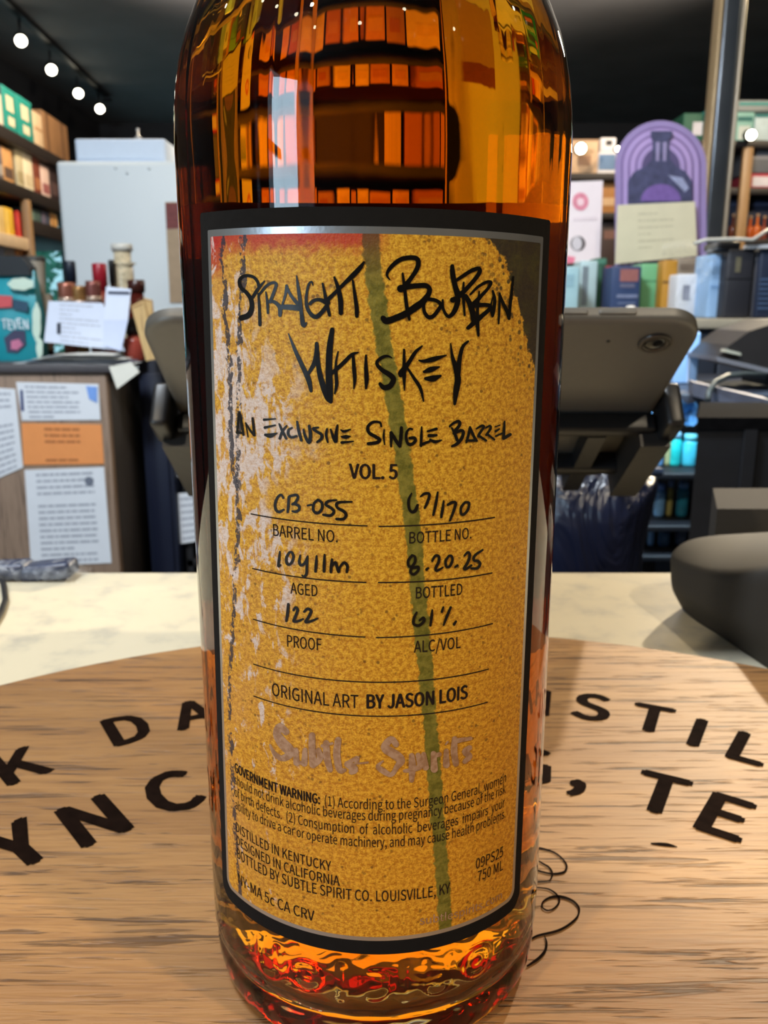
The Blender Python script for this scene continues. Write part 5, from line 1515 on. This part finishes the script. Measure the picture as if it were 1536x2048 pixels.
# pink poster
YK = 2.35
pk = thing('pink_poster', 'white poster with pink rosette and grey disc right of the bottle', 'poster', P(1170, 525, YK))
quad_prism([(1126, 364), (1206, 361), (1200, 523), (1120, 528)], YK, 0.004).build('sheet', mat((236, 226, 230), 0.65, var=0.02), pk)
decal([(1161 + 16 * math.cos(a), 403 + 18 * math.sin(a)) for a in [2 * math.pi * k / 24 for k in range(24)]], YK - 0.0015, mat((226, 140, 160), 0.6, var=0.2, scale=60), 'rosette', pk)
decal([(1161 + 7 * math.cos(a), 404 + 8 * math.sin(a)) for a in [2 * math.pi * k / 24 for k in range(24)]], YK - 0.003, mat((240, 206, 214), 0.6), 'rosette_centre', pk)
decal([(1156 + 15 * math.cos(a), 487 + 15 * math.sin(a)) for a in [2 * math.pi * k / 24 for k in range(24)]], YK - 0.0015, mat((84, 78, 80), 0.6, var=0.1), 'grey_disc', pk)
decal([(1154 + 10 * math.cos(a), 487 + 14 * math.sin(a)) for a in [2 * math.pi * k / 24 for k in range(24)]], YK - 0.003, mat((206, 202, 208), 0.6), 'disc_face', pk)
decal([(1122, 510), (1150, 514), (1148, 526), (1120, 527)], YK - 0.0015, mat((232, 130, 156), 0.6), 'pink_foot', pk)
MB().rbox((P(1160, 525, YK).x, YK + 0.004, rz), (P(1166, 525, YK).x, YK + 0.010, P(1163, 420, YK).z), 0.001, 1).build('stand_strut', mat((60, 60, 64), 0.5), pk)
decal([(1146, 434), (1194, 433), (1194, 440), (1146, 441)], YK - 0.0015, mat((226, 214, 220), 0.6), 'text_line', pk)

# stock on the back counter (front plane Y, bottoms on rz)
def stock(name, label, pix, Y, dep, c1, faces=(), cat='box', r=0.004):
    t_, ex = stack_box(name, label, cat, pix, Y, dep, mat(c1, 0.5, var=0.05) if isinstance(c1[0], int) else c1, r, z0=rz + 0.0004)
    for (u0, v0, u1, v1, c2, nm) in faces:
        face(t_, ex, u0, v0, u1, v1, Y, mat(c2, 0.5, var=0.12, scale=60), nm)
    return t_, ex
stock('gift_box', 'pale blue box nearest the bottle below the pink poster', (1104, 533, 1158, 625), 1.86, 0.10, (160, 196, 206), [(0.2, 0.15, 0.8, 0.4, (140, 176, 190), 'label')])
stock('gift_box', 'pale blue box with grey window beside the green tin', (1160, 521, 1194, 625), 1.97, 0.09, (176, 200, 204), [(0.1, 0.1, 0.45, 0.8, (120, 132, 140), 'window')])
stock('tin', 'dark green tin between pale blue and navy boxes', (1187, 516, 1212, 625), 2.08, 0.07, (52, 96, 78), [(0.1, 0.02, 0.9, 0.1, (80, 130, 110), 'rim')], cat='tin')
stock('gift_box', 'slim black box with red top behind the navy box', (1206, 532, 1230, 625), 2.06, 0.06, (26, 26, 30), [(0.1, 0.0, 0.9, 0.07, (190, 60, 60), 'red_top')])
t_, ex = stock('gift_box', 'navy blue box with coppery emblem under the purple arch', (1222, 532, 1281, 625), 1.90, 0.09, (44, 62, 100), [(0.28, 0.06, 0.9, 0.3, (150, 96, 92), 'emblem'), (0.3, 0.34, 0.8, 0.42, (96, 96, 120), 'lettering'), (0.2, 0.55, 0.92, 0.62, (110, 120, 150), 'lettering'), (0.25, 0.7, 0.85, 0.74, (90, 104, 136), 'lettering')])
stock('gift_box', 'mint green box right of the navy box', (1281, 527, 1334, 625), 1.96, 0.10, (110, 176, 128), [(0.1, 0.3, 0.6, 0.34, (90, 150, 110), 'crease')])
stock('gift_box', 'amber gold box with band beside the mint green one', (1325, 520, 1354, 606), 1.90, 0.05, (176, 126, 40), [(0.0, 0.36, 1.0, 0.4, (120, 84, 30), 'band')])
stock('gift_box', 'taupe box behind the plastic wrapped carton', (1352, 516, 1402, 625), 2.04, 0.05, (140, 126, 112), [(0.1, 0.1, 0.9, 0.2, (120, 106, 94), 'lettering')])
t_, ex = stock('wrapped_carton', 'white carton in clear wrap behind the tablet corner', (1353, 548, 1400, 632), 1.84, 0.10, (204, 206, 212), [(0.25, 0.25, 0.55, 0.6, (130, 132, 146), 'print')], cat='carton')
ww = thing('shrink_wrap', 'strip of clear shrink wrap slanting across the wrapped carton', 'wrap', P(1390, 600, 1.80))
vs, fs = crumple(8, 22, lambda u, v: tuple(P(1440 - 78 * v + 30 * (u - 0.5) + rnd.uniform(-2, 2), 484 + 122 * v + 8 * (u - 0.5), 1.735 + 0.012 * math.sin(9 * u + 5 * v) + rnd.uniform(0, 0.006))))
b = MB()
b.add(vs, fs, True)
b.build('film', film, ww, recalc=False)
stock('gift_box', 'light blue box left of the tall black gift box', (1418, 508, 1448, 640), 1.76, 0.10, (150, 186, 226), [(0.1, 0.5, 0.9, 0.52, (120, 160, 206), 'crease')])
t_, ex = stock('gift_box', 'tall black gift box with small gold crest', (1452, 497, 1504, 640), 1.72, 0.10, (46, 46, 52), [(0.3, 0.12, 0.5, 0.34, (110, 104, 84), 'crest'), (0.0, 0.42, 1.0, 0.435, (28, 28, 32), 'lid_seam')])
stock('gift_box', 'grey-black slim box right of the crested black box', (1504, 500, 1516, 640), 1.73, 0.10, (74, 74, 82), [(0.1, 0.1, 0.9, 0.14, (96, 96, 104), 'band')])
t_, ex = stock('gift_box', 'navy box printed with pale lines at the right end', (1516, 498, 1590, 640), 1.72, 0.10, (30, 40, 62), [(0.05, 0.42 + 0.07 * k, 0.95, 0.45 + 0.07 * k, (72, 92, 124), 'lettering') for k in range(7)])
t_, ex = stack_box('tray_lid', 'black tray lid with clear rim lying on the gift boxes', 'lid', (1438, 483, 1482, 498), 1.72, 0.09, mat((24, 24, 26), 0.3), 0.003)
rim = thing('clear_tray', 'clear plastic tray edge above the gift boxes', 'tray', P(1470, 482, 1.70))
b = MB()
b.tube([P(1388, 487, 1.70), P(1412, 480, 1.70), P(1470, 478, 1.70), P(1505, 480, 1.70), P(1540, 458, 1.70)], 0.004, 8)
b.build('front_rim', mat((196, 194, 186), 0.3), rim)
b = MB()
b.prism([P(x, y, 1.71) for x, y in ((1496, 490), (1560, 488), (1560, 496), (1494, 497))], (0, 0.02, 0))
b.build('side_rim', mat((200, 204, 210), 0.3), rim)
bulb = thing('bottle_stopper', 'small white stopper standing before the navy box', 'stopper', P(1262, 612, 1.82))
q = P(1262, 606, 1.82)
MB().lathe([(0, 0), (0.008, 0), (0.008, 0.012), (0.011, 0.014), (0.012, 0.02), (0.009, 0.026), (0, 0.028)], 20, (q.x, q.y, rz + 0.0003)).build('knob', mat((230, 228, 222), 0.4), bulb)
sk = bulb
bt = thing('stopper_riser', 'low grey plinth under the white stopper', 'plinth', (q.x, q.y, rz)) if False else None
# light blue carton standing before the back counter, next to the tablet
t_, ex = stack_box('blue_carton', 'light blue carton standing before the dark counter door', 'carton', (1350, 664, 1399, 768), 1.35, 0.10, mat((150, 184, 226), 0.55, var=0.04), 0.004)
face(t_, ex, 0.55, 0.02, 0.62, 0.98, 1.35, mat((190, 206, 232), 0.5), 'edge_band')
BCZ = ex[2]

# side bench with printer, carrying the blue carton
YN = 1.18
sb = thing('side_bench', 'dark side bench with a grey metal front rail right of the tablet', 'bench', (0.8, YN + 0.2, ZF))
MB().rbox((P(1290, 800, YN).x, YN, BCZ - 0.03), (1.3, YN + 0.42, BCZ - 0.0005), 0.003, 2).build('bench_top', mat((54, 56, 66), 0.4), sb)
for xq in (P(1300, 900, YN).x, 1.26):
    MB().rbox((xq, YN + 0.02, ZF), (xq + 0.03, YN + 0.06, BCZ - 0.03), 0.002, 2).build('leg', mat((30, 30, 34), 0.5), sb)
    MB().rbox((xq, YN + 0.36, ZF), (xq + 0.03, YN + 0.40, BCZ - 0.03), 0.002, 2).build('leg', mat((30, 30, 34), 0.5), sb)
zs_hi, zs_lo, zs_ft = P(1340, 944, YN - 0.12).z, P(1340, 1048, YN - 0.12).z, P(1340, 1108, YN - 0.12).z
for zq in (zs_hi, zs_lo, zs_ft):
    MB().rbox((P(1280, 900, YN - 0.12).x, YN - 0.13, zq - 0.010), (1.28, YN + 0.40, zq), 0.002, 2).build('lower_shelf', mat((16, 18, 24), 0.5), sb)
railm = mat((112, 112, 124), 0.35, 0.4, var=0.15, scale=40)
b = MB()
ra, rb_ = [P(x, y, 1.10 + dyy) for x, y, dyy in ((1386, 775, 0.06), (1386, 800, 0.06))], None
b.prism([P(1386, 764, 1.16), P(1540, 800, 1.02), P(1545, 838, 1.02), P(1386, 792, 1.16)], (0.01, 0.05, 0))
b.build('front_rail', railm, sb)
# black printer on the bench
pr_ = thing('label_printer', 'black angular label printer at the right edge above the bench', 'printer', P(1540, 770, 1.25))
b = MB()
b.prism([P(x, y, 1.22) for x, y in ((1434, 716), (1460, 690), (1500, 662), (1570, 640), (1700, 640), (1700, 765), (1540, 742))], (0, 0.14, 0))
b.build('housing', mat((34, 28, 26), 0.45, var=0.1), pr_)
b = MB()
b.prism([P(x, y, 1.212) for x, y in ((1434, 713), (1545, 739), (1545, 748), (1434, 722))], (0, 0.15, 0))
b.build('base_plate', mat((110, 104, 106), 0.4), pr_)
b = MB()
b.prism([P(x, y, 1.210) for x, y in ((1452, 698), (1482, 706), (1482, 711), (1450, 704))], (0, 0.02, 0))
b.build('button_strip', mat((170, 160, 140), 0.5), pr_)
b = MB()
b.prism([P(x, y, 1.26) for x, y in ((1532, 746), (1548, 748), (1548, 772), (1532, 771))], (0, 0.10, 0))
b.build('foot', mat((30, 30, 34), 0.5), pr_)
b = MB()
b.prism([P(x, y, 1.24) for x, y in ((1415, 770), (1418, 764), (1440, 752), (1520, 752), (1520, 760), (1445, 758))], (0, 0.01, 0))
b = MB()
b.tube([P(1416, 800, 1.09), P(1417, 785, 1.10), P(1430, 764, 1.12), P(1455, 752, 1.15), P(1490, 748, 1.175), P(1530, 750, 1.20)], 0.0045, 10)
tag(b.build('printer_cable', mat((66, 66, 62), 0.5)), 'grey cable looping over the bench rail below the label printer', 'cable')

# black cloth covered crate in front of the bench, and the dark bag below the tablet
YQ = 0.78
ca, cb_, cc_ = P(1398, 838, YQ), P(1402, 838, YQ + 0.16), P(1640, 838, YQ)
ct = thing('black_crate', 'black cloth-sided crate behind the card terminal', 'crate', (1.0 * (ca.x + cc_.x) / 2, YQ + 0.1, ZF))
clothm = mat((16, 18, 25), 0.85, var=0.25, scale=40)
def plan(z, e):
    return [Vector((ca.x - e, YQ - e, z)), Vector((cc_.x + e, YQ - e, z)), Vector((cc_.x + e, YQ + 0.16, z)), Vector((cb_.x - e, YQ + 0.16, z))]
MB().prism(plan(ZF, 0), (0, 0, ca.z - ZF)).build('body', clothm, ct)
MB().prism(plan(ca.z - 0.012, 0.003), (0, 0, 0.014)).build('top_hem', mat((13, 13, 15), 0.95, var=0.3, scale=80, spec=0.05), ct)
for k in range(3):
    x_ = ca.x + 0.05 + 0.07 * k
    MB().prism([Vector((x_, YQ - 0.001, ZF)), Vector((x_ + 0.012, YQ - 0.001, ZF)), Vector((x_ + 0.016, YQ - 0.001, ca.z - 0.012)), Vector((x_ + 0.002, YQ - 0.001, ca.z - 0.012))], (0, -0.004, 0)).build('cloth_fold', clothm, ct)
YG = 0.62
gbm = bpy.data.materials.new('navy_plastic')
t = NT(gbm)
co = t.n('TexCoord').outputs['Object']
nz = t.noise(t.vmap(co, (14, 14, 5)), 1.0, 4, 0.6, 1.2)
t.bsdf(t.mix(nz, srgb(8, 10, 20), srgb(26, 34, 62)), 0.28, 0, bump=nz, bstr=0.8, bdist=0.02)
nb = thing('bin_bag', 'dark navy plastic bag slumped below the tablet', 'bag', P(1220, 1400, YG))
px_pts = [(1085, 905), (1150, 908), (1200, 905), (1226, 896), (1244, 912), (1270, 930), (1305, 945), (1330, 942), (1322, 985), (1300, 1080), (1290, 1180), (1285, 1420), (1040, 1420), (1030, 1100), (1050, 950)]
b = MB()
out = [P(x, y, YG) for x, y in px_pts]
n_ = len(out)
cen = sum(out, Vector()) / n_
lay = [(0.0, 0.90, -0.02), (0.0, 1.0, 0.03), (0.0, 1.0, 0.14), (0.0, 0.86, 0.22)]
vs = []
for _, sc_, dy_ in lay:
    for q in out:
        d_ = (q - cen) * sc_
        vs.append(cen + d_ + Vector((rnd.uniform(-0.004, 0.004), dy_ + rnd.uniform(-0.006, 0.006), 0)))
fs = []
for j in range(3):
    for i in range(n_):
        k = (i + 1) % n_
        fs.append((j * n_ + i, j * n_ + k, (j + 1) * n_ + k, (j + 1) * n_ + i))
cf = len(vs)
vs += [cen + Vector((0, -0.045, 0)), cen + Vector((0, 0.25, 0))]
for i in range(n_):
    k = (i + 1) % n_
    fs += [(k, i, cf), (3 * n_ + i, 3 * n_ + k, cf + 1)]
b.add(vs, fs, True)
o = b.build('bag_skin', gbm, nb)
md = o.modifiers.new('round', 'SUBSURF')
md.levels = md.render_levels = 2
b = MB()
b.tube([P(1205, 915, YG - 0.03), P(1230, 930, YG - 0.045), P(1262, 944, YG - 0.05), P(1320, 944, YG - 0.03)], [0.004, 0.006, 0.006, 0.004], 10)
b.build('gathered_hem', mat((60, 84, 130), 0.3, var=0.2, scale=60), nb)
MB().rbox((P(1090, 1400, YG).x, YG, ZF), (P(1290, 1400, YG).x, YG + 0.2, P(1200, 1400, YG).z), 0.01, 2).build('bag_bottom', gbm, nb)

# made-up jars and wrap, coloured blue for daylight glowing through the gap
daylight_cyan = mat((70, 190, 224), 0.12, var=0.25, scale=40)
daylight_blue = mat((110, 160, 230), 0.12, var=0.3, scale=50)
YV = YN - 0.07
def goblet(label, px, pt, pb, wpx, m_, Y=YV):
    zt, zb = P(px, pt, Y).z, P(px, pb, Y).z
    x = P(px, (pt + pb) / 2, Y).x
    r = wpx / FPX * (Y + 0.178) / 2
    h = zt - zb
    t_ = thing('daylight_jar', label, 'jar', (x, Y, zb))
    MB().lathe([(0, 0), (r * 0.9, 0), (r, h * 0.08), (r, h * 0.7), (r * 0.75, h * 0.8), (r * 0.75, h * 0.84), (0, h * 0.84)], 24, (x, Y, zb)).build('jar_body', m_, t_)
    MB().lathe([(0, h * 0.84), (r * 0.82, h * 0.84), (r * 0.82, h * 0.98), (r * 0.7, h), (0, h)], 24, (x, Y, zb)).build('lid', mat((150, 200, 235), 0.2), t_)
    return t_
def jar(label, px, pt, wp, m_, zb, lidc, Y=YV):
    zt = P(px, pt, Y).z
    x = P(px, pt, Y).x
    r = wp / FPX * (Y + 0.178) / 2
    t_ = thing('daylight_jar', label, 'jar', (x, Y, zb))
    zb += 0.0004
    h = zt - zb
    MB().lathe([(0, 0), (r * 0.9, 0), (r, h * 0.08), (r, h * 0.72), (r * 0.75, h * 0.8), (0, h * 0.81)], 24, (x, Y, zb)).build('jar_body', m_, t_)
    MB().lathe([(0, h * 0.81), (r * 0.85, h * 0.81), (r * 0.85, h * 0.97), (r * 0.7, h), (0, h)], 24, (x, Y, zb)).build('lid', mat(lidc, 0.2), t_)
jar('made-up jar in bright daylight cyan beside the black crate on the upper bench shelf', 1382, 868, 30, daylight_cyan, zs_hi, (120, 220, 240))
jar('made-up turquoise daylight jar second from the black crate on the upper bench shelf', 1354, 864, 22, mat((40, 200, 200), 0.12, var=0.3, scale=60), zs_hi, (150, 206, 240))
jar('tall made-up pale yellow-striped jar on the upper bench shelf', 1340, 850, 12, mat((170, 176, 130), 0.2), zs_hi, (110, 150, 210))
jar('made-up pale daylight-blue jar nearest the tablet stand on the upper bench shelf', 1320, 872, 20, daylight_blue, zs_hi, (150, 190, 240))
jar('made-up glassy daylight-blue jar nearest the navy bag on the middle bench shelf', 1322, 966, 22, daylight_blue, zs_lo, (100, 140, 210))
jar('narrow made-up yellow-banded bottle on the middle bench shelf', 1343, 960, 12, mat((160, 150, 90), 0.2), zs_lo, (120, 150, 200))
jar('made-up daylight-teal flask against the black crate on the middle bench shelf', 1368, 962, 24, mat((40, 120, 150), 0.12, var=0.4, scale=60), zs_lo, (110, 160, 220))
jar('made-up daylight-blue carton-like jar on the lowest bench shelf', 1304, 1052, 14, mat((130, 180, 236), 0.2), zs_ft, (160, 200, 240))
jar('made-up ribbed daylight-blue jar on the lowest bench shelf', 1330, 1054, 26, mat((90, 140, 210), 0.12, var=0.4, scale=70), zs_ft, (120, 160, 220))
jar('made-up grey-blue daylight jar at the crate end of the lowest bench shelf', 1364, 1056, 24, mat((110, 140, 190), 0.15, var=0.3, scale=70), zs_ft, (170, 190, 220))
fb = thing('daylight_wrap', 'crumpled plastic wrap coloured blue for daylight under the bench top', 'wrap', (P(1345, 840, YN - 0.05).x, YN - 0.05, zs_hi))
wrapm = bpy.data.materials.new('daylight_wrap_film')
t = NT(wrapm)
co = t.n('TexCoord').outputs['Object']
t.bsdf(t.mix(t.noise(co, 60, 4, 0.6), srgb(20, 40, 90), srgb(120, 190, 250)), 0.15, 0, bump=t.noise(co, 70, 4, 0.6), bstr=0.8, bdist=0.01)  # blue tones stand for daylight caught in the wrap
vs, fs = crumple(22, 7, lambda u, v: tuple(P(1302 + 92 * u + rnd.uniform(-3, 3), 800 + 46 * v + 6 * math.sin(9 * u) + rnd.uniform(-3, 3), YN - 0.06 + 0.02 * math.sin(7 * u + 4 * v) + rnd.uniform(0, 0.015))))
b = MB()
b.add(vs, fs, True)
b.build('film', wrapm, fb, recalc=False)

# ================================================================== REAR SHELVES WITH STOCK
YS = 4.6
rs = thing('rear_shelving', 'dark shelving across the rear of the shop holding cartons', 'shelving', (0.6, YS + 0.2, ZF))
RZ = [P(1190, 346, YS).z, P(1190, 425, YS).z, P(1190, 520, YS).z - 0.02]
RZ2 = P(1450, 282, YS).z
for zq in RZ + [-0.15, -0.5]:
    MB().rbox((-0.72, YS, zq - 0.035), (1.72, YS + 0.40, zq), 0.003, 2).build('shelf_board', dkw, rs)
MB().rbox((1.55, YS - 0.02, RZ2 - 0.035), (3.0, YS + 0.40, RZ2), 0.003, 2).build('shelf_board', dkw, rs)
for zq in (P(1500, 375, YS).z, P(1500, 478, YS).z):
    MB().rbox((1.76, YS, zq - 0.035), (3.0, YS + 0.40, zq), 0.003, 2).build('shelf_board', dkw, rs)
MB().box((-0.72, YS + 0.40, ZF), (3.0, YS + 0.42, RZ2)).build('back_board', mat((40, 32, 28), 0.6), rs)
tan_post = wood('tan_timber', srgb(176, 140, 98), srgb(150, 114, 74), srgb(96, 70, 44), 'z', 0.2)
for xq in (-0.72, 0.5, 1.72, P(1489, 350, YS).x, 2.96):
    MB().rbox((xq - 0.025, YS - 0.03, ZF), (xq + 0.025, YS + 0.0, (RZ2 - 0.035) if xq > 1.6 else RZ[0] + 0.25), 0.003, 2).build('upright', tan_post, rs)
def rear(name, label, pix, c1, faces=(), cat='carton', z0=None, Y=YS + 0.05, dep=0.25, group=None):
    t_, ex = stack_box(name, label, cat, pix, Y, dep, mat(c1, 0.6, var=0.08), 0.005, group, z0=z0)
    for (u0, v0, u1, v1, c2, nm) in faces:
        face(t_, ex, u0, v0, u1, v1, Y, mat(c2, 0.6, var=0.1, scale=20), nm, 0.002)
    return t_
e_ = 0.0006
rear('carton', 'tan cardboard carton on the rear shelf right of the bottle', (1140, 279, 1196, 346), (190, 158, 126), [(0.3, 0.45, 0.75, 0.75, (150, 116, 92), 'label'), (0.0, 0.0, 1.0, 0.05, (160, 128, 98), 'flap')], z0=RZ[0] + e_)
rear('carton', 'white and blue carton on the rear shelf left of the purple arch', (1196, 304, 1232, 346), (224, 220, 222), [(0.05, 0.1, 0.95, 0.8, (96, 124, 160), 'blue_panel')], z0=RZ[0] + e_)
rear('carton', 'small white carton with black mark on top of the blue one', (1201, 275, 1232, 303), (216, 212, 214), [(0.35, 0.2, 0.75, 0.55, (40, 38, 40), 'mark')], z0=P(1215, 304, YS + 0.05).z + e_, dep=0.2)
rear('carton', 'orange-brown carton between poster and purple arch', (1203, 364, 1232, 424), (170, 116, 60), [(0.1, 0.5, 0.9, 0.75, (206, 170, 130), 'label')], z0=RZ[1] + e_)
rear('carton', 'dark speckled carton low between poster and purple arch', (1200, 444, 1236, 520), (62, 46, 42), [(0.2, 0.2, 0.8, 0.4, (120, 84, 74), 'label')], z0=RZ[2] + e_)
# stock behind the bottle, seen only through the whiskey
hidc = [(212, 150, 96), (190, 120, 70), (226, 196, 150), (170, 96, 60), (220, 170, 110), (200, 140, 90), (232, 210, 180), (180, 130, 80)]
grp = 'cartons on the rear shelves seen through the whiskey'
lbg = 'brown or cream carton on the rear shelves seen through the whiskey'
proto = None
for row, zq in enumerate((RZ[0], RZ[1], RZ[2])):
    x = -0.66 + 0.05 * row
    k = 0
    while x < 0.92:
        w = rnd.uniform(0.14, 0.24)
        h = (0.26, RZ[0] - RZ[1] - 0.07, RZ[1] - RZ[2] - 0.07)[row] * rnd.uniform(0.75, 0.95)
        cc = hidc[(row * 3 + k) % len(hidc)]
        if not (row == 0 and abs(x - 0.1) < 0.2) and x + w < 1.0:
            t_ = thing('carton', lbg, 'carton', (x + w / 2, YS + 0.15, zq), grp)
            MB().rbox((x, YS + 0.04, zq + e_), (x + w, YS + 0.3, zq + h), 0.005, 2).build('box_body', mat(cc, 0.6, var=0.08), t_)
            MB().rbox((x + w * 0.2, YS + 0.037, zq + h * 0.3), (x + w * 0.8, YS + 0.041, zq + h * 0.7), 0.0005, 1).build('label_patch', mat(hidc[(row * 3 + k + 4) % len(hidc)], 0.6), t_)
        x += w + 0.03
        k += 1
# top right teal cartons
rear('carton', 'dark green carton behind the top of the purple arch', (1366, 226, 1405, 284), (38, 92, 74), [(0.5, 0.3, 1.0, 0.75, (200, 200, 214), 'label')], z0=RZ2 + e_)
rear('carton', 'teal and white carton left of the steel post on the high shelf', (1412, 218, 1430, 284), (50, 150, 150), [(0.0, 0.35, 0.9, 0.62, (206, 206, 222), 'label')], z0=RZ2 + e_, Y=YS + 0.02)
rear('carton', 'pale green carton right of the steel post on the high shelf', (1470, 224, 1508, 284), (140, 190, 180), [(0.1, 0.15, 0.9, 0.3, (40, 110, 108), 'band'), (0.2, 0.45, 0.8, 0.9, (200, 210, 206), 'label')], z0=RZ2 + e_)
rear('carton', 'white and teal carton at the right end of the high shelf', (1509, 228, 1560, 284), (196, 216, 222), [(0.0, 0.0, 1.0, 0.12, (40, 120, 120), 'band')], z0=RZ2 + e_)
rear('wrapped_tray', 'grey wrapped tray lying on the high shelf cartons', (1474, 200, 1560, 224), (150, 156, 156), [(0.05, 0.2, 0.95, 0.5, (70, 150, 146), 'band')], cat='tray', z0=P(1500, 224, YS + 0.05).z + 0.004)
zA = P(1500, 375, YS).z
rear('carton', 'grey crumpled pack under the high shelf at the right edge', (1496, 300, 1560, 344), (110, 112, 118), [(0.1, 0.2, 0.8, 0.4, (150, 150, 156), 'crease')], cat='pack', z0=P(1500, 346, YS + 0.05).z)
rear('carton', 'red and white carton at the right edge below the grey pack', (1497, 347, 1560, 375), (190, 60, 76), [(0.12, 0.2, 1.0, 0.85, (230, 224, 232), 'white_panel')], z0=zA + e_)
rear('crate', 'navy crate under the red and white carton', (1455, 398, 1560, 440), (30, 40, 66), [(0.05, 0.1, 0.95, 0.16, (60, 72, 104), 'rim')], cat='crate', z0=P(1500, 478, YS).z + e_, Y=YS + 0.12, dep=0.2)
zB = P(1500, 478, YS).z
for i, (px, c1, lb) in enumerate(((1466, (110, 60, 40), 'small brown bottle at the foot of the timber upright'), (1500, (200, 96, 40), 'orange bottle right of the timber upright'), (1514, (210, 110, 50), 'orange-gold bottle second right of the timber upright'), (1528, (140, 70, 50), 'russet bottle at the right edge of the rear shelf'))):
    bottle_thing('small_bottle', lb, px, 428 + 4 * (i % 2), 476, YS + 0.04, 15, mat(c1, 0.2), mat((190, 150, 110), 0.4), base_z=zB + e_)
# glowing shelf lamps
for (px, py, rr, lb) in ((1162, 297, 0.030, 'round warm lamp glowing in front of the tan rear carton'), (1236, 298, 0.014, 'small warm lamp glowing at the left edge of the purple arch'), (1503, 270, 0.028, 'warm lamp glowing right of the steel post')):
    q = P(px, py, YS - 0.12)
    lamp_head(q, (q.x * 0.6, -0.2, 0.2), lb, ZC - 0.001, rr, stem=False)
